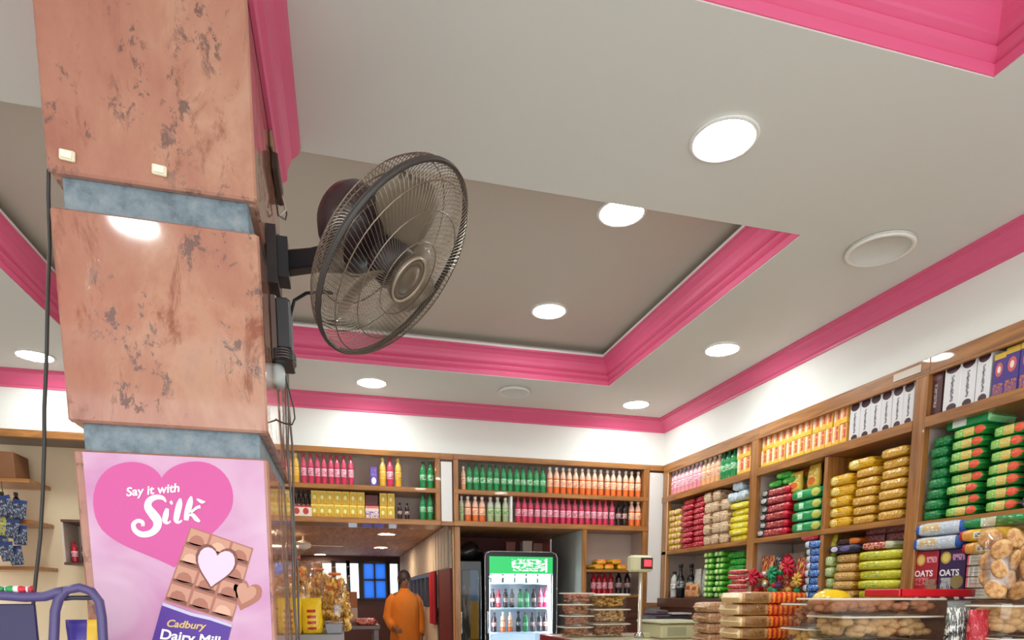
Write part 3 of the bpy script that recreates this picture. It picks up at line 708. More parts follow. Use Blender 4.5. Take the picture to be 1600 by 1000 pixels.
# cartons on the lower left back shelf
M_ycart = printed('yellow_carton', (232, 186, 56), [('e', .5, .55, .36, .28, (196, 176, 70)), ('e', .45, .5, .2, .16, (250, 232, 150)), ('n', .1, .9, .05, .3, 5, .5, (176, 120, 40)), ('r', 0, 1, .88, 1, (244, 216, 110))], 0.4)
M_gcart = printed('gold_carton', (214, 176, 96), [('n', 0, 1, .1, .9, 4, .5, (240, 224, 170)), ('n', 0, 1, .3, .7, 6, .56, (150, 100, 50))], 0.4)
M_pcart = printed('purple_carton', (98, 72, 160), [('e', .5, .3, .35, .18, (236, 226, 244)), ('n', 0, 1, .5, .9, 5, .55, (170, 140, 210))], 0.4)
M_wcart = printed('white_pink_carton', (236, 214, 210), [('n', 0, 1, .1, .6, 4, .52, (120, 80, 150)), ('r', 0, 1, .8, 1, (226, 120, 110))], 0.4)
M_rcart = printed('red_white_carton', (238, 222, 206), [('e', .28, .5, .14, .3, (196, 60, 50)), ('e', .72, .5, .14, .3, (196, 60, 50)), ('r', 0, 1, .86, 1, (190, 50, 44))], 0.4)
def carton_at(key, L, W, H, m, px0, px1, z, label, group, d=0.08, cat='carton'):
    xa, xb = sol(px0, y=YB + d - W / 2, z=z + H / 2), sol(px1, y=YB + d - W / 2, z=z + H / 2)
    o = link('drink_carton', proto(('carton', key, L, H), lambda: carton(L, W, H, m)), None, ((xa + xb) / 2, YB + d, z), (0, 0, jit(0.02)))
    return tag(o, label, cat, group)
gc = 'cartons on the lower left back shelf'
for r in range(2):
    for i in range(2): carton_at('gold', 0.055, 0.06, 0.105, M_gcart, 430 + i * 12, 442 + i * 12, Z2 + r * 0.107, 'gold printed can carton in the %s tier, %s from the pillar' % (('lower', 'upper')[r], ORD[i]), gc)
    for i in range(7): carton_at('yellow', 0.060, 0.07, 0.105, M_ycart, 486 + i * 12, 498 + i * 12, Z2 + r * 0.107, 'yellow juice carton in the %s tier, %s from the left' % (('lower', 'upper')[r], ORD[i]), gc)
    for i in range(2): carton_at('yellow', 0.060, 0.07, 0.105, M_ycart, 593 + i * 12, 605 + i * 12, Z2 + r * 0.107, 'yellow juice carton right of the white carton, %s tier, %s one' % (('lower', 'upper')[r], ORD[i]), gc)
carton_at('rw', 0.16, 0.06, 0.085, M_rcart, 455, 486, Z2, 'red and white carton in front of dark cola bottles', gc, d=0.05)
carton_at('wp', 0.11, 0.07, 0.105, M_wcart, 571, 592, Z2, 'white and violet carton between the yellow juice cartons', gc)
carton_at('dk', 0.10, 0.07, 0.085, mat('dark_red_carton', (92, 34, 40), 0.4), 571, 590, Z2 + 0.107, 'dark red carton on top of the white and violet carton', gc)
carton_at('pu', 0.055, 0.055, 0.16, M_pcart, 578, 590, Z1, 'tall purple carton on the upper left back shelf', gc)
# yellow packets heaped in the cubby
M_ypk = printed('yellow_snack', (240, 188, 40), [('r', 0, 1, .55, 1, (236, 120, 40)), ('n', .1, .9, .2, .6, 5, .55, (250, 226, 120)), ('r', 0, .12, 0, 1, (220, 190, 40))], 0.25, 0.3)
for i, (px, dz, a) in enumerate(((930, 0, .1), (948, 0, -.1), (966, 0, .05), (936, .045, -.12), (957, .047, .1))):
    me = proto('ypk', lambda: pillow(0.105, 0.2, 0.05, M_ypk, 'wrapper', 12))
    tag(link('snack_packet', me, None, (sol(px, y=YB + .11, z=1.61), YB + 0.12, 1.589 + dz), (0, 0, a)), 'yellow orange snack packet on the cubby shelf, %s of the %s layer' % (ORD[i if i < 3 else i - 3], 'bottom' if i < 3 else 'top'), 'packet', 'yellow packets in the cubby')

# ------------------------------------------------------------------ right wall goods
def yR(px, z, d=0.03): return sol(px, x=XR + d, z=z)
def rput(name, me, Y, z, d, label, cat, group, a=0.0):
    o = link(name, me, None, (XR + d, Y, z), (0, 0, -PI / 2 + a)); return tag(o, label, cat, group)
def rstack(key, m, name, desc, where, px0, px1, n, z0, H, W=0.16, group='packets', cat='packet', kind='pillow', ja=0.05, jd=0.012, d=0.02, fill=0.985, n0=0):
    """a column of n packs between two picture columns"""
    ya, yb = yR(px0, z0 + n * H / 2, d), yR(px1, z0 + n * H / 2, d)
    L = abs(ya - yb) * fill
    me = proto((key, round(L, 3), H), lambda: pillow(L, W, H, m) if kind == 'pillow' else carton(L, W, H, m))
    for i in range(n):
        h = H * (0.99 if kind == 'pillow' else 1.004)
        rput(name, me, (ya + yb) / 2 + jit(0.006), z0 + i * h, d + W / 2 + jit(jd) + abs(jit(0.002)), '%s, %s from the bottom %s' % (desc, ORD[i + n0], where) if n + n0 > 1 else '%s %s' % (desc, where), cat, group, jit(ja))
M_org = printed('orange_box', (240, 170, 84), [('r', 0, 1, 0, .26, (246, 196, 60)), ('r', .0, .34, .2, 1, (252, 226, 196)), ('r', .55, .85, .3, .95, (214, 84, 62)), ('n', 0, 1, .3, 1, 4, .6, (250, 214, 160))], 0.4)
M_wbx = printed('white_box', (232, 230, 232), [('e', .5, .92, .42, .12, (70, 44, 50)), ('e', .55, .07, .3, .09, (70, 44, 50)), ('r', .46, .56, .2, .72, (150, 148, 156)), ('n', .42, .62, .2, .75, 7, .5, (90, 88, 96))], 0.35)
M_bbx = printed('brown_box', (84, 50, 52), [('r', .36, .6, .2, .75, (206, 190, 190)), ('e', .5, .9, .35, .07, (130, 80, 80)), ('n', .35, .62, .2, .76, 8, .5, (84, 50, 52))], 0.35)
M_vbx = printed('purple_box', (74, 50, 136), [('r', 0, 1, .86, 1, (226, 186, 60)), ('e', .5, .62, .3, .16, (210, 96, 90)), ('n', .1, .9, .02, .3, 7, .5, (200, 120, 70)), ('e', .5, .62, .14, .08, (246, 230, 220))], 0.35)
gb = 'boxes on the top shelf of the right wall'
# A top row
yA = [yR(p, 2.35, .05) for p in (1043, 1152)]
nb = 16
for i in range(nb):
    k = 'clear' if i < 1 else ('pinkw' if i < 9 else ('peach' if i < 13 else 'green'))
    nm = {'clear': 'white capped bottle beside the corner post', 'pinkw': 'pale pink bottle', 'peach': 'peach coloured bottle', 'green': 'green soda bottle'}[k]
    i0 = {'clear': 0, 'pinkw': 1, 'peach': 9, 'green': 13}[k]
    for r in range(2 if k in ('pinkw', 'peach') else 1):
        Y = yA[0] + (yA[1] - yA[0]) * (i + .5) / nb
        lab = nm + ' on the top right shelf' if k == 'clear' else '%s, %s from the corner on top right shelf%s' % (nm, ORD[i - i0], (', front row', ', back row')[r] if k != 'green' else '')
        b_ = bottle(k, XR + 0.05 + r * 0.07, Y, 2.245, lab, 'bottles on the top shelf of the right wall', s=1.0 if k in ('green', 'clear') else 1.12, room=abs(yA[1] - yA[0]) / nb - .004)
for c in range(2):
    rstack('orgA', M_org, 'snack_box', 'orange cream snack box', 'in %s column left of post' % ORD[c], 1151 + 11 * c, 1162 + 11 * c, 2, 2.245, 0.118, 0.16, gb, 'box', 'carton', 0.01, 0.004)
# B top row
for c in range(13):
    p0 = 1189 + (1322 - 1189) * (c / 13) ** 1.06; p1 = 1189 + (1322 - 1189) * ((c + 1) / 13) ** 1.06
    rstack('orgB%d' % 0, M_org, 'snack_box', 'orange and yellow snack box', 'in the %s column from the left' % ORD[c], p0, p1, 2, 2.245, 0.118, 0.16, gb, 'box', 'carton', 0.01, 0.004)
for c in range(6):
    p0 = 1326 + (1428 - 1326) * (c / 6) ** 1.03; p1 = 1326 + (1428 - 1326) * ((c + 1) / 6) ** 1.03
    rstack('wbx', M_wbx, 'biscuit_box', 'tall white box with brown print, %s from the orange boxes' % ORD[c], 'on the top shelf', p0, p1, 1, 2.245, 0.205, 0.16, gb, 'box', 'carton', 0.01, 0.004)
# C top row
for j, (p0, p1, m, l, h) in enumerate(((1454, 1472, M_bbx, 'tall brown box at the left end of the near top shelf', .205), (1473, 1499, M_wbx, 'tall white box right of the brown box on the near top shelf', .22), (1500, 1524, M_wbx, 'middle tall white box on the near top shelf', .22), (1525, 1548, M_wbx, 'tall white box touching the purple boxes on the near shelf', .22),
                                   (1549, 1568, M_vbx, 'first purple box with yellow top beside the white boxes', .19), (1569, 1592, M_vbx, 'second purple box with yellow top at the right edge', .20), (1593, 1618, M_vbx, 'purple box cut by the right edge of the picture', .20))):
    rstack('ctop%d' % j, m, 'biscuit_box', l, '', p0, p1, 1, 2.245, h, 0.16, gb, 'box', 'carton', 0.01, 0.004)
# A second row
def packmat(nm, base, sh, bump=0.35): return printed(nm, base, sh, 0.24, bump)
M_yel = packmat('yellow_pack', (232, 200, 60), [('e', .3, .5, .2, .4, (246, 236, 160)), ('r', .62, .95, .2, .8, (240, 180, 150)), ('n', .1, .9, .1, .9, 4, .62, (180, 140, 40))])
M_red = packmat('red_pack', (186, 30, 48), [('n', .1, .9, .2, .9, 4, .58, (236, 150, 160)), ('n', .1, .9, .1, .8, 6, .66, (250, 226, 226)), ('r', 0, .1, 0, 1, (120, 20, 34))])
M_bei = packmat('beige_puffs', (206, 172, 138), [('n', 0, 1, 0, 1, 3, .54, (236, 214, 180)), ('n', 0, 1, 0, 1, 5, .62, (160, 112, 74))], .6)
M_lem = packmat('lemon_pack', (234, 212, 40), [('n', .1, .9, .1, .9, 4, .6, (180, 170, 40)), ('r', .3, .7, .3, .6, (246, 236, 140))])
M_wbl = packmat('white_blue_bag', (214, 226, 234), [('n', 0, 1, 0, 1, 4, .58, (140, 172, 196))], .6)
ga = 'packets on the second shelf of the corner bay'
for c in range(2): rstack('yA%d' % c, M_yel, 'snack_packet', 'small yellow packet', 'in the %s column from the corner' % ORD[c], 1044 + 9 * c, 1053 + 9 * c, 7, 1.756, 0.052, .12, ga)
for c in range(2): rstack('rA%d' % c, M_red, 'biscuit_packet', 'red biscuit packet', 'in the %s red column' % ORD[c], 1063 + 19 * c, 1082 + 19 * c, 9, 1.756, 0.047, .15, ga)
me = proto('bei', lambda: pillow(0.118, 0.14, 0.086, M_bei, 'bag', 12))
for c in range(3):
    for r in range(5 if c < 2 else 4):
        rput('puff_bag', me, yR(1107 + 13 * c, 1.95) + jit(.01), 1.757 + r * .085, .08 + jit(.01), 'clear bag of beige puffs, %s from the bottom in %s column' % (ORD[r], ORD[c]), 'packet', ga, jit(.15))
rstack('lA', M_lem, 'snack_packet', 'lemon yellow packet', 'beside the first post', 1138, 1168, 6, 1.756, 0.049, .16, ga, ja=.1)
for i, (px, z, a) in enumerate(((1145, 2.03, .1), (1161, 2.03, -.1), (1153, 2.105, .1))):
    rput('snack_bag', proto('wbl', lambda: pillow(0.125, 0.18, 0.07, M_wbl, 'bag', 12)), yR(px, z), z + .03, .1, ('white blue bag on the left of the lemon packets', 'white blue bag nearest the post above lemon packets', 'white blue bag lying on the two others')[i], 'packet', ga, a)
# A third row
g3 = 'goods on the base ledge of the corner bay'
bottle('clear', XR + .06, yR(1049, 1.45), 1.331, 'clear bottle with black cap beside the corner panel', g3)
for i, px in enumerate((1060, 1064)): bottle('black', XR + .05 + .08 * i, yR(px, 1.45), 1.331, ('front slim black bottle next to the clear bottle', 'rear slim black bottle next to the clear bottle')[i], g3)
M_brn = packmat('orange_brown_pouch', (196, 128, 76), [('n', 0, 1, 0, 1, 4, .55, (236, 190, 140)), ('r', .2, .8, .55, .8, (150, 76, 40))])
M_wpo = packmat('white_pouch', (226, 224, 212), [('n', 0, 1, .2, .8, 4, .6, (176, 176, 168))])
for i, (px, m, z, h, d, l) in enumerate(((1074, M_brn, 1.331, .13, .05, 'small orange brown pouch in front of the white pouch'), (1084, M_brn, 1.331, .12, .05, 'small orange brown pouch beside the green packets'), (1076, M_wpo, 1.331, .25, .12, 'white pouch standing behind orange brown pouches'), (1087, M_wpo, 1.331, .24, .13, 'white pouch standing beside the green packet stack'), (1080, M_brn, 1.331, .32, .2, 'tall brown pouch standing behind the white pouches'))):
    rput('pouch', proto(('po', i), lambda: pouch(.11, .05, h, m)), yR(px, 1.45), z, d, l, 'pouch', g3, jit(.1))
M_lgr = packmat('light_green_pack', (92, 176, 56), [('e', .3, .55, .16, .34, (226, 240, 170)), ('e', .72, .55, .12, .3, (190, 226, 120)), ('r', 0, 1, 0, .16, (40, 120, 40)), ('n', 0, 1, 0, 1, 5, .64, (34, 130, 50))])
M_bgr = packmat('bright_green_pack', (52, 168, 60), [('n', 0, 1, .1, .9, 4, .6, (140, 220, 120)), ('r', .1, .4, .3, .7, (120, 210, 100))])
for c in range(2): rstack('lg%d' % c, M_lgr, 'biscuit_packet', 'light green biscuit packet', 'in the %s column of base ledge' % ORD[c], 1097 + 16 * c, 1113 + 16 * c, 8, 1.331, .047, .16, g3, ja=.03)
rstack('bg', M_bgr, 'biscuit_packet', 'bright green packet', 'in the stack beside the post', 1129, 1163, 7, 1.331, .052, .16, g3, ja=.08, d=.08)
M_rst = packmat('red_stripe_pack', (204, 52, 60), [('r', 0, 1, .7, 1, (236, 176, 150)), ('n', 0, 1, .1, .9, 4, .62, (250, 214, 214))])
rstack('rs', M_rst, 'biscuit_packet', 'red striped packet', 'in front of bright green packets', 1136, 1165, 6, 1.331, .036, .1, g3, ja=.2, d=-.03, jd=.02)
# B second row, left of divider
g4 = 'packets on the second shelf of the middle bay'
M_dkr = packmat('dark_red_pack', (150, 34, 44), [('r', 0, .28, 0, 1, (44, 34, 38)), ('e', .14, .6, .1, .3, (206, 200, 196)), ('n', .3, .95, .2, .9, 4, .56, (214, 120, 110)), ('r', .84, 1, 0, 1, (196, 30, 50))])
M_grn = packmat('green_pack', (30, 150, 78), [('e', .82, .5, .13, .36, (196, 200, 90)), ('r', .25, .4, .25, .75, (190, 236, 200)), ('r', 0, 1, 0, .1, (16, 92, 50))])
M_yor = packmat('orange_pouch', (230, 120, 40), [('e', .5, .3, .34, .2, (246, 206, 70)), ('n', .1, .9, .5, .95, 4, .56, (250, 190, 80)), ('r', 0, 1, .93, 1, (246, 170, 60))])
M_gopo = packmat('gold_pouch', (232, 190, 70), [('n', .1, .9, .3, .9, 4, .54, (250, 236, 160)), ('e', .5, .3, .3, .16, (226, 110, 50))])
rstack('dkr', M_dkr, 'biscuit_packet', 'dark red packet', 'beside the first post', 1184, 1233, 6, 1.758, .056, .16, g4)
rstack('grB', M_grn, 'biscuit_packet', 'green packet with yellow medallion', 'beside the thin divider', 1234, 1284, 4, 1.758, .07, .16, g4)
for i, (px, z, a) in enumerate(((1207, 2.10, .05), (1229, 2.10, -.05), (1219, 2.145, .2))):
    rput('biscuit_packet', proto('bgs', lambda: pillow(.145, .14, .045, M_bgr)), yR(px, z), z - .002, .11, 'bright green packet on the dark red stack, %s' % ('left one', 'right one', 'topmost')[i], 'packet', g4, a)
for i, (px, m, d, h) in enumerate(((1244, M_gopo, .07, .13), (1256, M_yor, .16, .16), (1273, M_gopo, .08, .15), (1268, M_gopo, .2, .16))):
    rput('pouch', proto(('pgo', i), lambda: pouch(.12, .05, h, m)), yR(px, 2.1, d), 2.037, d, ('small gold pouch on the green packets nearest the red packets', 'orange pouch standing on the green packets', 'gold pouch on the green packets beside the divider', 'gold pouch standing behind the others on the green packets')[i], 'pouch', g4, jit(.15))
# B second row, right of divider: yellow noodle packets
M_yn = packmat('yellow_noodle', (228, 178, 36), [('e', .3, .5, .16, .36, (250, 232, 140)), ('n', .2, .95, .2, .8, 4, .58, (196, 110, 40)), ('r', 0, .06, 0, 1, (200, 196, 60))])
M_yn2 = packmat('golden_biscuit', (214, 160, 50), [('n', .05, .95, .2, .8, 5, .54, (240, 206, 120)), ('n', .2, .8, .3, .7, 7, .58, (170, 60, 40)), ('r', 0, 1, 0, .12, (166, 112, 30))])
rstack('yn1', M_yn, 'noodle_packet', 'bright yellow packet', 'in the left column of middle bay', 1289, 1330, 5, 1.758, .063, .17, g4, ja=.08)
rstack('yn2', M_yn2, 'biscuit_packet', 'golden packet', 'in the middle golden column', 1331, 1370, 6, 1.758, .053, .17, g4)
rstack('yn3', M_yn2, 'biscuit_packet', 'golden packet', 'in the column beside the thick post', 1371, 1416, 7, 1.758, .056, .17, g4)
rput('noodle_packet', proto('yn9', lambda: pillow(.2, .17, .06, M_yn)), yR(1345, 2.06), 2.075, .1, 'bright yellow packet lying on the middle golden column', 'packet', g4, .05)
# B base ledge
g5 = 'goods on the base ledge of the middle bay'
M_blu = packmat('blue_white_pack', (52, 104, 186), [('r', 0, .36, 0, 1, (206, 218, 230)), ('n', .4, 1, .1, .9, 5, .56, (180, 214, 240)), ('r', .34, .4, 0, 1, (24, 40, 90))])
rstack('blu', M_blu, 'biscuit_packet', 'blue and white packet', 'of the tall stack by the divider', 1253, 1281, 8, 1.331, .046, .14, g5, d=-.01)
rput('biscuit_packet', proto('rtop', lambda: pillow(.17, .15, .05, M_rst)), yR(1270, 1.72), 1.70, .07, 'red packet lying on top of the blue packet stack', 'packet', g5, .05)
M_ygr = packmat('yellow_green_pack', (214, 206, 44), [('r', .14, .5, .25, .7, (190, 190, 60)), ('n', .15, .95, .2, .85, 4, .58, (240, 236, 130)), ('r', 0, .1, 0, 1, (234, 214, 40)), ('n', .2, .9, .2, .7, 7, .64, (110, 130, 50))])
M_obr = packmat('amber_pack', (202, 150, 70), [('n', .1, .95, .2, .8, 5, .54, (236, 206, 140)), ('n', .1, .9, .2, .8, 6, .62, (150, 84, 40))])
M_gwh = packmat('green_white_box', (176, 196, 110), [('n', .1, .9, .2, .9, 4, .5, (232, 236, 200)), ('n', .1, .9, .1, .9, 6, .6, (90, 140, 60))])
rstack('gwh', M_gwh, 'biscuit_packet', 'pale green packet', 'next to the blue packet stack', 1286, 1299, 4, 1.331, .066, .14, g5)
rstack('obr', M_obr, 'biscuit_packet', 'amber packet', 'between pale green and yellow green packets', 1300, 1337, 5, 1.331, .054, .16, g5)
rstack('ygr', M_ygr, 'noodle_packet', 'large yellow green packet', 'beside the thick post', 1338, 1411, 5, 1.331, .055, .2, g5, ja=.02)
rput('pouch', proto('ygp', lambda: pouch(.07, .04, .13, M_ygr)), yR(1291, 1.65), 1.594, .08, 'small yellow green pouch on the pale green packets', 'pouch', g5)
M_dkp = packmat('dark_pack', (44, 38, 62), [('e', .25, .5, .1, .32, (214, 206, 226)), ('e', .55, .5, .14, .3, (110, 90, 150)), ('n', 0, 1, 0, 1, 5, .64, (90, 60, 80))])
rput('biscuit_packet', proto('dk1', lambda: pillow(.26, .15, .05, M_dkp)), yR(1321, 1.62), 1.602, .08, 'long dark packet lying on the amber packets', 'packet', g5, .06)
rput('biscuit_packet', proto('dk2', lambda: pillow(.2, .13, .04, packmat('dark_orange_pack', (70, 40, 36), [('r', .6, 1, .1, 1, (226, 120, 50))]))), yR(1324, 1.68), 1.65, .09, 'dark packet with orange end on the long dark packet', 'packet', g5, .02)
rput('biscuit_packet', proto('dk3', lambda: pillow(.24, .15, .045, packmat('red_stripe_small', (170, 50, 60), [('n', 0, 1, .1, .9, 4, .5, (240, 170, 130)), ('r', .75, 1, 0, 1, (206, 206, 170))]))), yR(1375, 1.62), 1.606, .08, 'red patterned packet on the large yellow green packets', 'packet', g5)
M_mar = packmat('maroon_box', (122, 62, 66), [('n', .15, .95, .2, .8, 6, .55, (196, 150, 150)), ('r', 0, 1, 0, .1, (70, 34, 38))], .1)
for c in range(2): rstack('mar%d' % c, M_mar, 'biscuit_box', 'maroon biscuit box', 'in the %s column by the thick post' % ORD[c], 1352 + 32 * c, 1383 + 31 * c, 2, 1.652, .047, .14, g5, 'box', 'carton', .01, .004, d=.1)
# C second row: green oat biscuit packets
g6 = 'green packets on the near bay second shelf'
M_gc0 = packmat('deep_green_pack', (26, 122, 62), [('n', 0, 1, .1, .9, 4, .6, (80, 180, 110))])
M_gc1 = packmat('green_oat_pack', (40, 140, 58), [('r', .12, .38, .2, .85, (140, 200, 90)), ('r', .38, .66, .15, .9, (216, 190, 96)), ('e', .8, .52, .13, .34, (226, 86, 56)), ('n', .15, .66, .2, .85, 6, .6, (236, 230, 170)), ('r', 0, 1, 0, .1, (16, 80, 40))])
rstack('gc0', M_gc0, 'biscuit_packet', 'deep green packet', 'in the column touching the thick post', 1446, 1477, 8, 1.729, .052, .17, g6)
rstack('gc1', M_gc1, 'biscuit_packet', 'green packet with orange picture', 'in the first picture column', 1478, 1535, 8, 1.729, .053, .17, g6, ja=.04)
rstack('gc2', M_gc1, 'biscuit_packet', 'green packet with orange picture', 'in the second picture column', 1537, 1594, 7, 1.729, .056, .17, g6, ja=.04)
rstack('gc3', packmat('violet_pack', (70, 60, 130), [('n', 0, 1, .1, .9, 4, .55, (220, 200, 230))]), 'biscuit_packet', 'violet packet', 'in the column at the right edge', 1596, 1650, 6, 1.729, .056, .17, g6)
rput('biscuit_packet', proto('gtop', lambda: pillow(.25, .17, .05, packmat('green_top_pack', (34, 150, 84), [('r', .2, .48, .2, .8, (226, 240, 226)), ('r', .9, 1, 0, 1, (150, 220, 150))]))), yR(1508, 2.15), 2.152, .12, 'bright green packet with white patch on top of the first picture column', 'packet', g6, .03)
# C base ledge: oats cartons and packets on them
g7 = 'goods on the base ledge of the near bay'
M_oat1 = printed('oats_red', (176, 30, 50), [('e', .24, .82, .2, .12, (222, 170, 80)), ('e', .24, .82, .13, .08, (240, 206, 120)), ('n', .5, .95, .76, .88, 6, .45, (240, 170, 180)), ('n', .05, .7, .3, .46, 7, .5, (230, 120, 120)), ('e', .45, .0, .4, .16, (226, 206, 190)), ('e', .45, .0, .22, .09, (90, 40, 40)), ('n', .5, 1, .1, .42, 4, .45, (150, 130, 100))], .35)
M_oat2 = printed('oats_purple', (58, 34, 84), [('e', .24, .84, .2, .12, (206, 170, 70)), ('e', .24, .84, .13, .08, (240, 216, 120)), ('n', .5, .95, .78, .9, 6, .45, (210, 150, 190)), ('n', .1, .5, .2, .44, 5, .45, (180, 180, 180)), ('e', .72, .36, .24, .14, (150, 130, 80)), ('e', .5, .0, .38, .2, (214, 196, 186)), ('e', .5, .0, .2, .1, (70, 40, 44))], .35)
M_lw = mat('lettering_white', (250, 246, 246), 0.4)
for p0, p1, m, l in ((1427, 1462, M_oat1, 'red oats carton beside the thick wooden post'), (1464, 1506, M_oat2, 'purple oats carton right of the red oats carton')):
    ya, yb = yR(p0, 1.48, .0), yR(p1, 1.48, .0); L = abs(ya - yb) * .97
    t = thing('oats_carton', l, 'carton', g7, (XR + .06, (ya + yb) / 2, 1.331), -PI / 2)
    part('box', carton(L, .10, .245, m, 'box'), None, t)
    part('lettering', text_mesh('OATS', .042, M_lw, 0, .0012), None, t, (-L * .08, -.0515, .118), (PI / 2, 0, 0), label='white lettering OATS')
M_bwp = packmat('blue_white_big', (196, 206, 218), [('r', 0, .12, 0, 1, (40, 100, 190)), ('r', .84, 1, 0, 1, (44, 96, 180)), ('r', .18, .5, .25, .85, (216, 186, 130)), ('n', .14, .84, .1, .9, 5, .58, (236, 236, 240))])
for i, z in enumerate((1.578, 1.648)): rput('biscuit_packet', proto('bwp', lambda: pillow(.30, .16, .068, M_bwp)), yR(1475, 1.62) - .01 * i, z, .06, 'large blue and white packet on the oats cartons, %s one' % ('lower', 'upper')[i], 'packet', g7, .03 * i)
M_gry = printed('grey_white_box', (206, 204, 200), [('r', 0, .1, 0, 1, (220, 90, 100)), ('r', .2, .9, .4, .48, (130, 134, 136)), ('r', .2, .9, .7, .76, (150, 154, 156)), ('r', 0, 1, 0, .12, (60, 30, 34))], .35)
rstack('gry', M_gry, 'biscuit_box', 'white box with grey print', 'right of the purple oats carton', 1508, 1545, 4, 1.331, .052, .12, g7, 'box', 'carton', .02, .004, d=-.02)
M_yrd = packmat('yellow_red_pack', (236, 186, 40), [('r', 0, .14, 0, 1, (196, 36, 50)), ('e', .22, .5, .1, .42, (232, 160, 70)), ('r', .34, .62, .22, .72, (236, 232, 220)), ('n', .36, .6, .3, .66, 8, .5, (40, 36, 40))])
for i, z in enumerate((1.542, 1.602)): rput('biscuit_packet', proto('yrd', lambda: pillow(.26, .15, .058, M_yrd)), yR(1555, 1.6) + .02 * i, z, .045, 'yellow packet with red end on the grey print boxes, %s one' % ('lower', 'upper')[i], 'packet', g7, .04 * i)
rput('biscuit_packet', proto('gtp2', lambda: pillow(.34, .15, .05, packmat('green_long_pack', (30, 140, 74), [('r', .3, .5, .1, .9, (226, 234, 214)), ('n', .5, 1, .1, .9, 4, .6, (120, 210, 130))]))), yR(1566, 1.68), 1.662, .06, 'long green packet lying on the yellow packets', 'packet', g7, .03)
# gift assortments on the middle base ledge
def rosette(t, x, y, z, r, m, nl=9):
    for k in range(nl):
        a = 2 * PI * k / nl
        g = G().tube([(x + math.cos(a) * r * s, y - .02 - .5 * r * h, z + math.sin(a) * r * s) for s, h in ((.1, 0), (.5, .6), (1, .35), (.8, -.1), (.2, 0))], [r * .12, r * .2, r * .16, r * .16, r * .1], 5)
        part('ribbon_loop', g, m, t, smooth=True)
rb = [mat('ribbon_red', (206, 24, 54), .25), mat('ribbon_green', (24, 150, 96), .2), mat('ribbon_gold', (226, 180, 70), .25), mat('foil_silver', (206, 202, 206), .25, .6), mat('foil_purple', (96, 60, 120), .25)]
for i, (px, z, d, w_, h_, cols, bows, l) in enumerate(((1180, 1.331, -.03, .15, .28, (0, 2, 0, 3), ((-.02, .15, .06, 0),), 'gift pack of red and gold sweets beside the first post'),
        (1206, 1.331, -.05, .12, .22, (1, 4, 1, 0), ((0, .17, .05, 1),), 'gift pack of green sweets between two red gift packs'),
        (1236, 1.331, -.03, .16, .25, (0, 2, 1, 0), ((-.03, .21, .06, 0), (.06, .12, .045, 2)), 'gift pack with large red bow beside the blue packets'),
        (1220, 1.331, .12, .22, .30, (3, 3, 0, 4), ((-.05, .25, .05, 3), (.06, .25, .055, 0)), 'tall silver gift pack behind the green gift pack'))):
    t = thing('gift_pack', l, 'gift pack', 'ribboned gift packs on the base ledge', (XR + d + .08, yR(px, 1.45, d), z), -PI / 2)
    part('tray', G().cbox(-w_ / 2, w_ / 2, -.05, .05, 0, .03, .004), rb[2], t)
    part('backing', pouch(w_, .06, h_, printed('gift_back_%d' % i, (170, 40, 60) if i != 3 else (214, 208, 210), [('n', 0, 1, 0, 1, 5, .52, (226, 180, 90))], .25, .4)), None, t, (0, .02, .02))
    for k in range(9):
        part('wrapped_sweet', G().sphere((jit(w_ * .42), -.03 - abs(jit(.02)), .05 + (k // 3) * .055 + jit(.015)), .026, 8, 5, (1.1, .8, .8)), rb[cols[k % 4]], t, smooth=True)
    for bx, bz, r, c in bows: rosette(t, bx, -.055, bz, r, rb[c])

# ================================================================== LEFT RECESS BEHIND THE PILLAR
g = G(); g.box(XL, -1.75, 5.86, 5.92, 0, 2.532); g.box(-1.79, -1.75, 5.50, 5.86, 0, 2.532); struct('wall_recess', g, plaster('recess_paint', (236, 214, 178), 0.05))
t = thing('wall_shelf', 'wooden shelf in the left recess behind the hanging cable', 'shelf', None, (-2.46, 5.68, 0))
unit_box(t, 'top_rail', XL, -1.79, 5.496, 5.53, 2.478, 2.531, M_wood)
unit_box(t, 'underside', XL, -1.79, 5.53, 5.86, 2.49, 2.52, M_dwood)
for z in (2.19, 1.90, 1.565): unit_box(t, 'shelf_board', XL, -2.17, 5.50, 5.86, z - 0.03, z, M_wood)
unit_box(t, 'edge_strip', -2.19, -2.165, 5.51, 5.86, 0.0, 2.16, mat('pale_side', (206, 186, 160), 0.5)) if False else None
t = thing('cubby_box', 'small wall cubby with tiny bottles left of the pillar', 'shelf', None, (-1.905, 5.755, 1.60))
part('bottom_board', G().cbox(-.11, .11, -.2, .1, -.02, 0, .002), M_dwood, t); part('top_board', G().cbox(-.11, .11, -.2, .1, .295, .315, .002), M_dwood, t)
part('side_board', G().cbox(-.11, -.095, -.2, .1, 0, .295, .002), M_back, t); part('back_board', G().cbox(-.095, .11, .08, .1, 0, .295, .002), M_back, t)
for i, (x, k) in enumerate(((-1.965, 'red'), (-1.895, 'dark'), (-1.83, 'dark'))): bottle(k, x, 5.63, 1.601, ('small red bottle in the wall cubby left of the pillar', 'small dark bottle in the cubby next to the red one', 'small dark bottle in the cubby hidden by the pillar edge')[i], 'tiny bottles in the wall cubby', s=.75)
tag(link('cardboard_box', G().cbox(-.13, .13, -.12, .12, 0, .19, .006).mesh('cardboard_box', mat('brown_card', (128, 84, 52), .7)), None, (-2.40, 5.66, 2.191)), 'brown cardboard box on the top board of the left recess', 'box')
M_sac = packmat('dark_sachet', (50, 54, 78), [('n', 0, 1, 0, 1, 4, .54, (150, 160, 180)), ('r', 0, 1, .8, 1, (40, 60, 110))])
M_sac2 = packmat('yellow_sachet', (196, 186, 60), [('n', 0, 1, 0, 1, 4, .54, (90, 110, 150))])
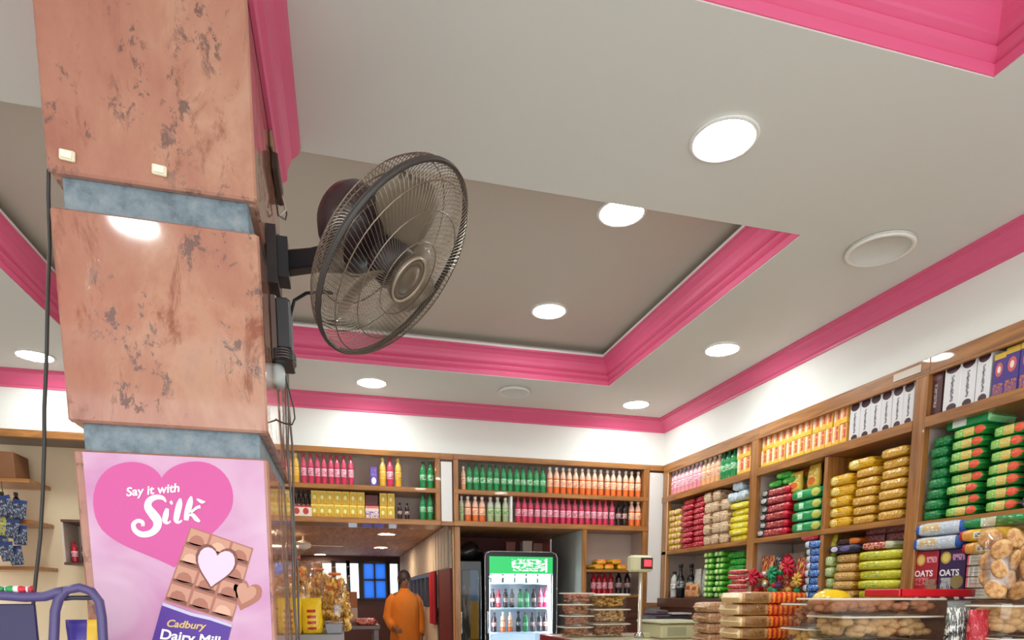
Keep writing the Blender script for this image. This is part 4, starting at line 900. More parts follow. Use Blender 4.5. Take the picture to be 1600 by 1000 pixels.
for i in range(9):
    p = atY((4, 16, 27, 6, 18, 30, 3, 14, 26)[i], (792, 790, 796, 822, 826, 836, 852, 862, 868)[i], 5.46)
    o = link('sachet', proto(('sac', i == 3), lambda: pouch(.085, .03, .14, M_sac2 if i == 3 else M_sac)), None, (p.x, 5.465 - .02 * (i % 3 == 1), p.z - .07), (0, jit(.3), 0))
    tag(o, 'dark snack sachet hanging in the left recess, %s of the %s row' % (('left', 'middle', 'right')[i % 3], ('top', 'middle', 'bottom')[i // 3]) if i != 3 else 'yellow snack sachet hanging among dark sachets at the left edge', 'sachet', 'sachets hanging in the left recess')
tag(link('sachet_string', G().tube([(-2.33, 5.47, 2.16), (-2.32, 5.462, 1.9), (-2.33, 5.47, 1.6)], .003, 5).mesh('sachet_string', M_cable)), 'string carrying the dark sachets at the left edge', 'string')
for i, px in enumerate((5, 27)): bottle('dark', sol(px, y=5.6, z=1.98), 5.6, 1.901, 'dark bottle on the middle board of left recess, %s' % ('nearer the picture edge', 'nearer the cable')[i], 'bottles in the left recess', s=.9)

# ================================================================== PASSAGE AND FRIDGE BAY
M_pceil = wood('passage_ceiling', (196, 152, 118), (158, 116, 88), 1, 0.6, 0.0)
g = G(); g.box(-1.75, 0.97, 5.85, 11.0, 2.0, 2.04); struct('ceiling_passage', g, M_pceil)
g = G(); g.box(0.97, 2.14, 5.84, 6.62, 1.94, 1.98); struct('ceiling_bay', g, M_pceil)
g = G(); g.box(-1.79, -1.75, 5.86, 11.0, 0, 2.0); struct('wall_passage_left', g, plaster('passage_paint', (150, 112, 92), 0.08))
g = G(); g.box(0.95, 2.14, 6.55, 6.60, 0, 1.94); struct('wall_bay', g, plaster('bay_red_paint', (112, 44, 40), 0.15))
# right passage wall: pale ribbed fascia above a run of windows
g = G(); g.box(0.95, 0.97, 5.84, 11.0, 1.6, 2.0); g.box(0.95, 0.97, 6.6, 11.0, 0, 1.22); wpr = struct('wall_passage_right', g, plaster('passage_white', (206, 194, 178), 0.06))
M_fas = plaster('fascia_paint', (214, 204, 190), 0.05)
for k in range(26):
    y = 5.9 + k * 0.195
    part('fascia_board', G().cbox(0.938, 0.949, y, y + 0.15, 1.605, 1.995, .004), M_fas, wpr)
M_frame = mat('dark_window_frame', (46, 34, 34), .4)
M_frost = clear('window_glass', (235, 242, 250), .08, .05)
wn = 1
for y0, y1 in ((6.75, 7.45), (7.55, 8.3), (8.4, 9.2), (9.3, 10.2), (10.3, 10.95)):
    g = G(); g.box(.93, .99, y0 - .06, y0, 1.22, 1.6); g.box(.93, .99, y1, y1 + .06, 1.22, 1.6); g.box(.93, .99, y0, y1, 1.56, 1.6); g.box(.93, .99, (y0 + y1) / 2 - .03, (y0 + y1) / 2 + .03, 1.22, 1.58)
    o = struct('window_%d' % wn, g, M_frame); wn += 1
    p = part('pane', G().box(.955, .962, y0, y1, 1.22, 1.56), M_frost, o)
# end wall with tall windows
def xe(px): return sol(px, y=11.0, z=1.6)
g = G(); g.box(-1.79, .97, 11.0, 11.05, 0, 1.28); g.box(-1.79, .97, 11.0, 11.05, 1.92, 2.04); g.box(-1.79, xe(429), 11.0, 11.05, 1.28, 1.92); g.box(xe(448), xe(500), 11.0, 11.05, 1.28, 1.92)
g.box(xe(500), xe(545), 11.0, 11.05, 1.28, 1.55); g.box(xe(564), xe(566), 11.0, 11.05, 1.28, 1.92)
struct('wall_passage_end', g, plaster('end_paint', (86, 52, 52), 0.1))
M_bluep = mat('blue_glass', (74, 130, 206), .15, trans=.0); nb_ = NT(M_bluep)
tl = nb_.new('ShaderNodeBsdfTranslucent'); tl.inputs[0].default_value = lin((110, 170, 236)); mxs = nb_.new('ShaderNodeMixShader'); mxs.inputs[0].default_value = .75
nb_.l.new(nb_.b.outputs[0], mxs.inputs[1]); nb_.l.new(tl.outputs[0], mxs.inputs[2]); nb_.l.new(mxs.outputs[0], nb_.n['Material Output'].inputs[0])
for px0, px1, m in ((431, 446, 'c'), (503, 520, 'c'), (524, 543, 'c'), (546, 562, 'c'), (567, 604, 'b'), (608, 623, 'c'), (627, 643, 'c'), (647, 662, 'c')):
    x0, x1 = xe(px0), xe(px1)
    g = G(); g.box(x0 - .03, x0 + .015, 10.96, 11.05, 1.28, 1.92); g.box(x1 - .015, x1 + .03, 10.96, 11.05, 1.28, 1.92); g.box(x0, x1, 10.96, 11.05, 1.88, 1.92); g.box(x0, x1, 10.96, 11.05, 1.28, 1.31)
    if m == 'b': g.box((x0 + x1) / 2 - .012, (x0 + x1) / 2 + .012, 10.97, 11.05, 1.31, 1.88); g.box(x0, x1, 10.97, 11.05, 1.60, 1.625)
    o = struct('window_%d' % wn, g, M_frame); wn += 1
    part('pane', G().box(x0, x1, 11.01, 11.02, 1.31, 1.88), M_bluep if m == 'b' else M_frost, o)
g = G(); g.box(0.95, 0.97, 5.84, 6.6, 0, 1.6); struct('wall_passage_panel', g, plaster('maroon_panel', (120, 36, 40), 0.15))
pst = thing('door_post', 'wooden post at the left side of the fridge bay', 'post', None, (.965, 5.56, 0))
part('post', G().cbox(-.025, .025, -.05, .05, 0, 1.939, .004), M_woodx, pst); part('bead', G().cbox(-.032, -.024, -.03, .03, 0, 1.939, .003), mat('post_bead', (206, 150, 90), .4), pst)
# red curtain in the right hand windows
g = G(); rs = []
for i in range(21): rs.append((.92 + .010 * math.sin(i * 1.9), 6.62 + .40 * i / 20))
pl = [(x, y) for x, y in rs] + [(x + .006, y) for x, y in reversed(rs)]
g.loft([[(x, y, 1.05) for x, y in pl], [(x, y, 1.595) for x, y in pl]])
tag(link('curtain', g.mesh('curtain', mat('red_cloth', (170, 20, 40), .8))), 'dark red curtain hanging in the passage window', 'curtain')
# passage downlights and ceiling fan
M_pglow = mat('passage_lamp', (255, 255, 255), .5, emit=(255, 222, 182), es=70)
pdM = G().lathe([(.098, -.002), (.098, -.007), (.05, -.009), (.001, -.0095)], 24).mesh('diffuser', M_pglow, True)
for px, py, l in ((604, 834, 'passage downlight nearest the back shelf'), (595, 855, 'passage downlight behind the nearest one'), (500, 866, 'passage downlight above the hanging snack bags'), (443, 852, 'passage downlight just right of the pillar'), (431, 835, 'passage downlight half hidden by the pillar edge')):
    d = ray(px, py); p = EYE + d * ((2.0 - EYE[2]) / d[2])
    t = thing('passage_downlight', l, 'light', 'small round lights in the passage ceiling', (p[0], p[1], 2.0)); t.scale = (.85, .85, 1)
    part('rim', rimM, None, t); part('diffuser', pdM, None, t)
d = ray(474, 847); p = EYE + d * ((1.93 - EYE[2]) / d[2])
t = thing('ceiling_fan', 'small white ceiling fan in the passage', 'fan', None, (p[0], p[1], 1.90))
part('motor', G().lathe([(.02, -.05), (.07, -.03), (.09, 0), (.07, .03), (.02, .05)], 16), M_rim, t, smooth=True); part('rod', G().lathe([(.012, .04), (.012, .10)], 8), M_rim, t)
for k in range(3):
    part('blade', G().cbox(.08, .42, -.05, .05, -.004, .004, .002), M_rim, t, rot=(.15, 0, .2 + k * 2 * PI / 3))
# stacked boxes, table with red goods
tag(link('passage_table', G().cbox(-.5, .35, -.4, .4, 1.02, 1.06, .004).box(-.48, -.42, -.38, -.32, 0, 1.02).box(.27, .33, -.38, -.32, 0, 1.02).box(-.48, -.42, .32, .38, 0, 1.02).box(.27, .33, .32, .38, 0, 1.02).mesh('passage_table', M_dwood), None, (-.02, 7.0, 0)), 'dark wooden table in the passage below the hanging bags', 'table') if False else None
tb = thing('passage_table', 'dark wooden table in the passage behind the hanging bags', 'table', None, (0.02, 6.6, 0))
part('tabletop', G().cbox(-.5, .32, -.35, .35, 1.03, 1.07, .004), M_dwood, tb)
for x, y in ((-.46, -.3), (.28, -.3), (-.46, .3), (.28, .3)): part('leg', G().cbox(x - .025, x + .025, y - .025, y + .025, 0, 1.03, .003), M_dwood, tb)
M_redp = packmat('red_pattern_pack', (186, 40, 56), [('n', 0, 1, 0, 1, 4, .55, (240, 190, 150))])
for i in range(4):
    tag(link('snack_packet', proto('redp', lambda: pillow(.2, .16, .06, M_redp)), None, (-.02 + .23 * (i // 2), 6.36 + .19 * (i % 2), 1.071), (0, 0, .1 * i)), 'red patterned packet on the passage table, %s from left' % ORD[i], 'packet', 'red packets on the passage table')
for i, (x, z, h, c, l) in enumerate(((-.12, 1.071, .16, (206, 184, 168), 'pale cardboard box on the passage table'), (-.12, 1.232, .16, (182, 120, 74), 'brown cardboard box on top of the pale one'))):
    t = thing('cardboard_box', l, 'box', 'boxes stacked in the passage', (x + .17, 6.80, z))
    part('carton', G().cbox(-.09, .09, -.09, .09, 0, h, .004), mat('pcard%d' % i, c, .7), t); part('tape', G().cbox(-.012, .012, -.0915, -.09, .0, h, .0004), mat('tape_tan', (196, 160, 110), .35), t)
# ---------------------------------------------------------------- person in the passage (seen from behind)
PP = Vector((sol(632, y=7.55, z=1.4), 7.55, 0.0))
M_skin = mat('skin', (120, 82, 64), .6); M_kurta = mat('mustard_kurta', (196, 112, 22), .75); M_hair = mat('dark_hair', (44, 38, 44), .6); M_trou = mat('dark_trousers', (60, 50, 56), .8)
nk = NT(M_kurta); nk.bump(nk.noise(nk.coords('Object', (3, 3, 1)), 6, 4, .6, .8), .5, .03)
per = thing('person', 'person in a mustard kurta standing in the passage with back turned', 'person', None, PP, 0.15); per.scale = (.84, .9, 1)
def skinmesh(name, verts, edges, rad, m, parent, sub=2, root=0):
    me = bpy.data.meshes.new(name); me.from_pydata(verts, edges, []); me.materials.append(m)
    o = link(name, me, parent); 
    o.modifiers.new('skin', 'SKIN'); s = o.modifiers.new('sub', 'SUBSURF'); s.levels = sub; s.render_levels = sub
    o.modifiers['skin'].use_smooth_shade = True
    for i, r in enumerate(rad):
        d_ = me.skin_vertices[0].data[i]; d_.radius = (r, r) if not isinstance(r, tuple) else r; d_.use_root = (i == root)
    return o
V_ = [(0, 0, .86), (0, 0.01, 1.05), (0, .01, 1.24), (0, 0, 1.36), (0, -.01, 1.42), (0, -.015, 1.50), (0, -.01, 1.58),
      (-.09, 0, .80), (-.10, -.01, .45), (-.10, .02, .09), (-.10, -.09, .04), (.09, 0, .80), (.10, .01, .45), (.10, .03, .09), (.10, -.08, .04),
      (-.17, .01, 1.32), (-.225, .03, 1.10), (-.19, -.14, .98), (-.16, -.20, .98), (.17, .01, 1.32), (.21, .02, 1.08), (.20, -.06, .88), (.20, -.09, .80)]
E_ = [(0, 1), (1, 2), (2, 3), (3, 4), (4, 5), (5, 6), (0, 7), (7, 8), (8, 9), (9, 10), (0, 11), (11, 12), (12, 13), (13, 14), (3, 15), (15, 16), (16, 17), (17, 18), (3, 19), (19, 20), (20, 21), (21, 22)]
R_ = [(.13, .10), (.12, .09), (.15, .10), (.10, .07), .05, (.075, .09), (.07, .085), .085, .055, .04, .03, .085, .055, .04, .03, .06, .045, .034, .028, .06, .045, .034, .028]
skinmesh('body', V_, E_, R_, M_skin, per)
# fingers on each hand
for hx, hy, hz, sg in ((-.16, -.22, .98, 1), (.20, -.10, .78, -1)):
    for k in range(5):
        a = (k - 2) * .016
        pts = [(hx + a, hy, hz), (hx + a * 1.3, hy - .03, hz - .02), (hx + a * 1.3, hy - .045, hz - .05)] if k else [(hx + .03 * sg, hy + .01, hz), (hx + .05 * sg, hy - .01, hz - .02), (hx + .045 * sg, hy - .03, hz - .04)]
        part('finger', G().tube(pts, [.010, .009, .007], 6), M_skin, per, smooth=True)
# kurta: lofted tunic and sleeves
def ell(cx, cy, z, rx, ry, n=20, tw=0): return [(cx + rx * math.copysign(abs(math.cos(2 * PI * i / n)) ** .85, math.cos(2 * PI * i / n)) * (1 + .03 * math.sin(5 * 2 * PI * i / n + z * 9)), cy + ry * math.sin(2 * PI * i / n), z) for i in range(n)]
g = G().loft([ell(0, 0, .62, .235, .18), ell(0, 0, .75, .225, .17), ell(0, 0, .95, .205, .15), ell(0, .01, 1.12, .195, .14), ell(0, .01, 1.25, .205, .14), ell(0, .005, 1.33, .195, .12), ell(0, 0, 1.375, .13, .095), ell(0, -.005, 1.41, .075, .075), ell(0, -.01, 1.435, .064, .068)])
part('kurta', g, M_kurta, per, smooth=True)
for sx, pts in ((-1, [(-.13, .01, 1.33), (-.19, .02, 1.27), (-.235, .03, 1.10), (-.215, -.08, 1.02), (-.195, -.14, .985)]), (1, [(.13, .01, 1.33), (.19, .01, 1.26), (.22, .02, 1.08), (.215, -.02, .95), (.205, -.05, .90)])):
    part('sleeve', G().tube(pts, [.075, .075, .068, .058, .056], 12), M_kurta, per, smooth=True)
part('trousers', G().loft([ell(-.10, .01, .10, .06, .07, 14), ell(-.10, 0, .45, .085, .09, 14), ell(-.09, 0, .72, .1, .11, 14)]).loft([ell(.10, .02, .10, .06, .07, 14), ell(.10, .01, .45, .085, .09, 14), ell(.09, 0, .72, .1, .11, 14)]), M_trou, per, smooth=True)
g = G().sphere((0, .012, 1.545), .103, 18, 12, (.88, 1.02, 1.02)); part('hair', g, M_hair, per, smooth=True)
for sx in (-1, 1): part('ear', G().sphere((sx * .088, -.015, 1.52), .022, 8, 6, (.5, .8, 1.2)), M_skin, per, smooth=True)
part('nose', G().sphere((0, -.112, 1.52), .016, 8, 6, (.8, 1.1, 1.3)), M_skin, per, smooth=True)
for sx in (-1, 1): part('eye', G().sphere((sx * .032, -.094, 1.545), .011, 8, 6), M_hair, per, smooth=True)
part('mouth', G().sphere((0, -.100, 1.475), .02, 8, 6, (1.1, .4, .35)), mat('lips', (120, 60, 56), .5), per, smooth=True)
# high-backed maroon seat behind the person
t = thing('upholstered_bench', 'dark maroon bench with tall back beside the passage windows', 'bench', None, (.70, 9.3, 0))
part('seat', G().cbox(-.2, .2, -.5, .5, .3, .46, .02), mat('maroon_vinyl', (96, 30, 40), .35), t); part('backrest', G().cbox(.12, .2, -.5, .5, .46, 1.2, .02), mat('maroon_vinyl', (96, 30, 40), .35), t)
for x in (-.15, .15):
    for y in (-.45, .45): part('leg', G().cbox(x - .02, x + .02, y - .02, y + .02, 0, .3, .003), M_black, t)

# ---------------------------------------------------------------- fridge
FY = 5.72
fx0, fx1 = sol(757, y=FY, z=1.5), sol(871, y=FY, z=1.5); fz = atY(815, 861, FY).z; fw = fx1 - fx0
fr = thing('display_fridge', 'tall black framed drinks fridge with lit glass door and green header', 'fridge', None, ((fx0 + fx1) / 2, FY, 0))
M_fbl = mat('fridge_black', (30, 32, 36), .3); M_fin = mat('fridge_inner_white', (238, 242, 246), .4)
h_ = fw / 2
part('side_wall', G().cbox(-h_, -h_ + .035, .03, .62, .06, fz, .01), M_fbl, fr); part('side_wall', G().cbox(h_ - .035, h_, .03, .62, .06, fz, .01), M_fbl, fr)
part('top_wall', G().cbox(-h_ + .035, h_ - .035, .03, .62, fz - .05, fz, .008), M_fbl, fr); part('base', G().cbox(-h_ + .02, h_ - .02, .05, .62, 0.0, .12, .008), M_fbl, fr)
part('inner_back', G().cbox(-h_ + .035, h_ - .035, .56, .60, .12, fz - .05, .003), M_fin, fr)
for s in (-1, 1): part('inner_side', G().cbox(s * (h_ - .04) - .003, s * (h_ - .04) + .003, .07, .56, .12, fz - .05, .001), M_fin, fr)
M_led = mat('fridge_led', (255, 255, 255), .5, emit=(235, 244, 255), es=26)
for s in (-1, 1): part('led_strip', G().cbox(s * (h_ - .055) - .008, s * (h_ - .055) + .008, .075, .09, .2, fz - .25, .003), M_led, fr)
part('led_strip', G().cbox(-h_ + .07, h_ - .07, .09, .11, fz - .235, fz - .225, .003), M_led, fr)
# door: rounded frame, header sign, glass, handle
dr = part('door_frame', (lambda: (lambda o, i: G().loft([[(x, 0, z) for x, z in o], [(x, .03, z) for x, z in o], [(x, .03, z) for x, z in i], [(x, 0, z) for x, z in i], [(x, 0, z) for x, z in o]], False))(
    [(-h_, .13), (h_, .13)] + [(h_ - .05 + .05 * math.cos(a), fz - .055 + .05 * math.sin(a)) for a in [PI / 2 * k / 6 for k in range(7)]] + [(-h_ + .05 - .05 * math.sin(a), fz - .055 + .05 * math.cos(a)) for a in [PI / 2 * k / 6 for k in range(7)]],
    [(-h_ + .045, .2), (h_ - .045, .2)] + [(h_ - .045, fz - .05)] * 7 + [(-h_ + .045, fz - .05)] * 7))(), M_fbl, fr)
part('door_trim', G().tube([(-h_ + .004, -.003, .2), (-h_ + .004, -.003, fz - .06), (-h_ + .02, -.003, fz - .02), (-h_ + .06, -.003, fz - .006), (h_ - .06, -.003, fz - .006), (h_ - .02, -.003, fz - .02), (h_ - .004, -.003, fz - .06), (h_ - .004, -.003, .2)], .005, 6), M_chrome, dr, smooth=True)
part('handle', G().tube([(-h_ + .02, 0, 1.0), (-h_ + .02, -.035, 1.02), (-h_ + .02, -.035, 1.2), (-h_ + .02, 0, 1.22)], .01, 8), M_chrome, dr, smooth=True)
M_hd = printed('fridge_header', (40, 168, 90), [('n', .35, .9, .15, .85, 5, .5, (214, 236, 220)), ('r', .88, .91, .1, .9, (214, 240, 220))], .3)
hb = M_hd.node_tree.nodes['Principled BSDF']; M_hd.node_tree.links.new(hb.inputs['Base Color'].links[0].from_socket, hb.inputs['Emission Color']); hb.inputs['Emission Strength'].default_value = .7
part('header_sign', G().cbox(-h_ + .045, h_ - .045, .004, .06, fz - .205, fz - .05, .003), M_hd, fr, label='green lit header sign')
part('glass', G().cbox(-h_ + .045, h_ - .045, .012, .018, .2, fz - .205, .001), clear('fridge_glass', (244, 250, 252), .07, .03), fr)
for z in (.5, .76, 1.01, 1.24, 1.47): part('wire_shelf', G().cbox(-h_ + .045, h_ - .045, .10, .55, z - .014, z, .003), mat('shelf_white', (214, 224, 236), .3), fr)
def fb(k, px, z, i, s=.78, d=.16): bottle(k, sol(px, y=FY + d, z=z + .1), FY + d, z, 'bottle inside the lit fridge on the %s shelf, %s from the left' % ({1.24: 'upper', 1.01: 'second', 1.47: 'top'}[z], ORD[i]), 'drinks in the lit fridge', s=s)
for i, (k, px) in enumerate((('dark', 770), ('red', 779), ('dark', 790), ('dark', 800), ('green', 813), ('green', 823), ('dark', 834), ('pink', 844), ('pink', 853))): fb(k, px, 1.24, i)
for i, (k, px) in enumerate((('dark', 772), ('orange', 786), ('orange', 797), ('black', 810), ('green', 821), ('dark', 832), ('dark', 843), ('dark', 852))): fb(k, px, 1.01, i, .82 if k != 'black' else .65)
M_wpk = packmat('white_pack', (226, 226, 226), [('n', 0, 1, 0, 1, 4, .52, (170, 170, 176)), ('n', .1, .4, .2, .8, 4, .5, (220, 180, 120))])
for i, px in enumerate((776, 795, 813, 831, 848)): tag(link('milk_pouch', proto('mlk', lambda: pouch(.10, .06, .13, M_wpk)), None, (sol(px, y=FY + .18, z=1.5), FY + .18, 1.471)), 'white printed pouch on the top fridge shelf, %s from left' % ORD[i], 'pouch', 'white pouches in the fridge')
for i, (px, c, h) in enumerate(((796, (110, 60, 50), .09), (822, (176, 160, 150), .10), (838, (120, 80, 70), .08))):
    x = sol(px, y=FY + .15, z=fz); t = thing('carton_box', ('brown', 'pale', 'dark pink')[i] + ' small carton on top of the lit fridge', 'carton', 'cartons on the fridge', (x, FY + .15, fz))
    part('box', G().cbox(-.045, .045, -.05, .05, 0, h, .003), mat('fcart%d' % i, c, .6), t); part('flap', G().cbox(-.044, .044, -.06, -.05, h - .006, h, .001), mat('fcart%d' % i, c, .6), t, rot=(.0, 0, 0))
# second, unlit cooler at the left of the fridge
cx0, cx1 = sol(717, y=5.68, z=1.5), sol(753, y=5.68, z=1.5); ch = (cx1 - cx0) / 2
t = thing('dark_cooler', 'narrow unlit dark cooler left of the lit fridge', 'fridge', None, ((cx0 + cx1) / 2, 5.68, 0))
part('cabinet', G().cbox(-ch, ch, .06, .6, 0, 1.66, .01), M_fbl, t); part('door', G().cbox(-ch, ch, .02, .055, .1, 1.66, .006), mat('smoked_door', (40, 40, 38), .15), t)
part('door_glass', G().cbox(-ch + .03, ch - .03, .012, .02, .2, 1.58, .002), printed('cooler_glass', (46, 46, 40), [('r', .5, 1, .55, .8, (120, 92, 30)), ('r', .5, 1, .8, 1, (60, 84, 110)), ('n', 0, .6, .3, .9, 4, .55, (110, 100, 90))], .08), t)
part('handle', G().tube([(-ch + .015, .02, 1.0), (-ch + .015, -.02, 1.02), (-ch + .015, -.02, 1.2), (-ch + .015, .02, 1.22)], .008, 8), M_chrome, t, smooth=True)
g = G().sphere((0, 0, .09), .13, 14, 9, (1.05, .9, .62))
g.v = [(x * (1 + .12 * math.sin(31 * z + 17 * x)), y * (1 + .1 * math.sin(40 * x)), max(0, z * (1 + .15 * math.sin(23 * x + 9 * y)))) for x, y, z in g.v]
tag(link('plastic_bag', g.mesh('plastic_bag', mat('black_bag', (30, 26, 28), .22), True), None, ((cx0 + cx1) / 2, 5.86, 1.661)), 'crumpled black plastic bag on top of the dark cooler', 'bag')

# ================================================================== COUNTER WITH GOODS (right foreground)
ct = thing('shop_counter', 'long dark counter with red edged top covered in snack boxes', 'counter', None, (1.73, 2.58, 0))
part('worktop', G().cbox(-.48, .47, -1.38, 1.37, 1.07, 1.10, .004), mat('counter_laminate', (196, 190, 160), .3), ct); part('edge_trim', G().cbox(-.50, -.48, -1.39, 1.38, 1.06, 1.105, .004), mat('counter_red_trim', (140, 34, 44), .3), ct)
part('edge_trim', G().cbox(-.50, .47, 1.37, 1.39, 1.06, 1.105, .004), mat('counter_red_trim', (140, 34, 44), .3), ct); part('front_panel', G().cbox(-.46, -.43, -1.35, 1.35, 0, 1.07, .004), M_dwood, ct); part('body', G().cbox(-.43, .45, -1.35, 1.35, .05, 1.07, .004), M_dwood, ct)
CT = 1.1005
M_cl = clear('clear_tub', (252, 252, 250), .08); M_lid = clear('clear_lid', (252, 248, 242), .16, .25); M_rimp = mat('tub_rim', (226, 216, 202), .3, spec=.6)
def chunks(name, w_, d_, h_, m, n_, r, seed, label):
    """loose pieces filling a tub"""
    rr = random.Random(seed); g = G()
    for k in range(n_):
        s = r * rr.uniform(.8, 1.2); g.sphere((rr.uniform(-w_ / 2 + s, w_ / 2 - s), rr.uniform(-d_ / 2 + s, d_ / 2 - s), min(h_ - s * .6, s * .6 + rr.random() * (h_ - s))), s, 7, 4, (1, 1, .6))
    o = link(name, g.mesh(name, m, True)); o['kind'] = 'stuff'; o['label'] = label; o['category'] = 'snacks'; return o
def tub(px0, px1, Y, z, H, D_, fillm, label, flabel, group, r=.018, n_=90, lidm=None, rz=0.0):
    x0, x1 = sol(px0, y=Y, z=z + H / 2), sol(px1, y=Y, z=z + H / 2); w_ = x1 - x0; xc = (x0 + x1) / 2; yc = Y + D_ / 2
    t = thing('clear_tub', label, 'container', group, (xc, yc, z), rz)
    b = .006; i = .003
    o_ = lambda k, zz: [(-w_ / 2 + k, -D_ / 2 + k + .02, zz), (-w_ / 2 + k + .02, -D_ / 2 + k, zz), (w_ / 2 - k - .02, -D_ / 2 + k, zz), (w_ / 2 - k, -D_ / 2 + k + .02, zz), (w_ / 2 - k, D_ / 2 - k - .02, zz), (w_ / 2 - k - .02, D_ / 2 - k, zz), (-w_ / 2 + k + .02, D_ / 2 - k, zz), (-w_ / 2 + k, D_ / 2 - k - .02, zz)]
    part('tub', G().loft([o_(.012, 0), o_(.004, H * .85), o_(.0, H * .86), o_(.0, H * .9)]), M_cl, t)
    part('rim', G().tube([(x_, y_, H * .89) for x_, y_, _ in o_(-.003, 0)], .0035, 5, True), M_rimp, t)
    part('lid', G().loft([o_(-.004, H * .88), o_(-.004, H * .97), o_(.008, H * .995)]), lidm or M_lid, t)
    f = chunks('snack_pieces', w_ - .032, D_ - .032, H * .84, fillm, int(n_ * 1.6), r, int(px0 * 7 + z * 100), flabel); f.location = (xc, yc, z + .003); f.rotation_euler = (0, 0, rz)
    return t
M_brown = mat('brown_cookies', (196, 132, 96), .7); M_tan = mat('tan_rusk', (222, 178, 126), .7); M_nut = mat('golden_nuts', (230, 178, 92), .6); M_rose = mat('rose_sweets', (206, 140, 118), .6)
for m_ in (M_brown, M_tan, M_nut, M_rose):
    q_ = NT(m_); c0 = tuple(q_.b.inputs['Base Color'].default_value); q_.color(q_.mix(q_.noise(q_.coords('Object'), 40, 3), tuple(v * .72 for v in c0[:3]) + (1,), c0))
gt = 'clear snack tubs on the counter'
YC = 3.62
for i in range(4): tub(884 + 3 * (i % 2), 928 + 2 * (i % 2), YC, CT + i * .068, .067, .16, M_rose if i % 2 else M_brown, 'clear tub of brown sweets in the left counter stack, %s from bottom' % ORD[i], 'brown sweets filling a tub of the left counter stack, %s from bottom' % ORD[i], gt, .013, 80)
for i in range(3): tub(931, 986, YC - .02, CT + i * .088, .087, .18, (M_brown, M_tan, M_nut)[i], 'clear tub of nuts left of the scale pole, %s from bottom' % ORD[i], 'snack nuts filling a tub beside the scale pole, %s from bottom' % ORD[i], gt, .013, 110, mat('white_lid', (232, 222, 210), .4) if i == 2 else None)
# weighing scale with pole display
sx = sol(1000, y=3.5, z=1.3)
t = thing('weighing_scale', 'beige weighing scale with red digital display on a steel pole', 'scale', None, (sx, 3.5, CT))
M_bei2 = mat('scale_beige', (206, 200, 160), .4)
part('body', G().cbox(.06, .34, -.16, .14, 0, .085, .01), M_bei2, t); part('platform', G().cbox(.05, .35, -.17, .15, .09, .105, .004), mat('scale_platform', (206, 206, 176), .3), t)
part('keypad', G().cbox(.10, .22, -.162, -.158, .02, .07, .001), mat('keypad', (170, 170, 140), .4), t)
part('pole', G().lathe([(.016, 0), (.016, .02), (.0115, .025), (.0115, .40)], 14), mat('pole_steel', (214, 204, 186), .25, .6), t, smooth=True)
part('pole_foot', G().lathe([(.03, 0), (.03, .02), (.018, .035)], 14), M_chrome, t, smooth=True); part('pole_link', G().cbox(0, .08, -.02, .02, 0, .03, .003), M_bei2, t)
hd = part('display_head', G().cbox(-.075, .068, -.03, .04, .39, .485, .012), M_bei2, t)
part('screen', G().cbox(-.016, .058, -.034, -.028, .405, .47, .002), mat('display_dark', (60, 40, 40), .2), hd); part('digits', G().cbox(0.004, .05, -.036, -.033, .42, .458, .001), mat('display_red', (230, 60, 70), .3, emit=(240, 50, 60), es=1.2), hd)
# printer box behind
t = thing('receipt_printer', 'dark receipt printer on the counter behind the scale', 'printer', None, (2.03, 3.78, CT))
part('case', G().cbox(-.12, .13, -.10, .10, 0, .13, .008), mat('printer_dark', (52, 40, 48), .4), t); part('paper_tray', G().cbox(-.02, .12, -.12, .0, .131, .142, .003), mat('printer_grey', (170, 166, 170), .4), t); part('cover', G().cbox(-.11, -.03, -.09, .09, .13, .16, .006), mat('printer_cover', (74, 54, 62), .4), t)
# clear rusk bags
M_rusk = packmat('clear_rusk_bag', (176, 128, 92), [('n', 0, 1, 0, 1, 4, .5, (206, 164, 124)), ('n', 0, 1, 0, 1, 7, .6, (226, 206, 180))], .6)
for i in range(4):
    xa, xb = sol(1103, y=2.9, z=1.2), sol(1152, y=2.9, z=1.2)
    tag(link('rusk_bag', proto('rusk', lambda: pillow((xb - xa), .16, .055, M_rusk, 'bag', 12)), None, ((xa + xb) / 2 + jit(.005), 2.98, CT + i * .0545), (0, 0, jit(.08))), 'clear bag of brown rusks left of the orange packets, %s from bottom' % ORD[i], 'bag', 'rusk bags on the counter')
M_ors = packmat('orange_stripe_pack', (206, 52, 34), [('r', .0, .06, 0, 1, (236, 206, 160)), ('r', .06, .46, 0, 1, (196, 148, 98)), ('r', .1, .42, .14, .88, (150, 106, 62)), ('n', .12, .4, .2, .8, 5, .6, (112, 72, 42))] + [('r', .48 + .07 * k, .515 + .07 * k, 0, 1, ((255, 150, 48), (250, 128, 40))[k % 2]) for k in range(8)] + [('n', .46, 1, 0, 1, 4, .66, (255, 190, 90))], .5)
for i in range(5):
    xa, xb = sol(1152, y=2.5, z=1.25), sol(1262 - 2 * (4 - i), y=2.5, z=1.25)
    tag(link('rusk_packet', proto(('ors', i), lambda: pillow((xb - xa), .17, .054, M_ors)), None, ((xa + xb) / 2, 2.585 + jit(.01), CT + i * .0535), (0, 0, jit(.05))), 'orange striped rusk packet on the counter, %s from bottom' % ORD[i], 'packet', 'orange striped rusk packets')
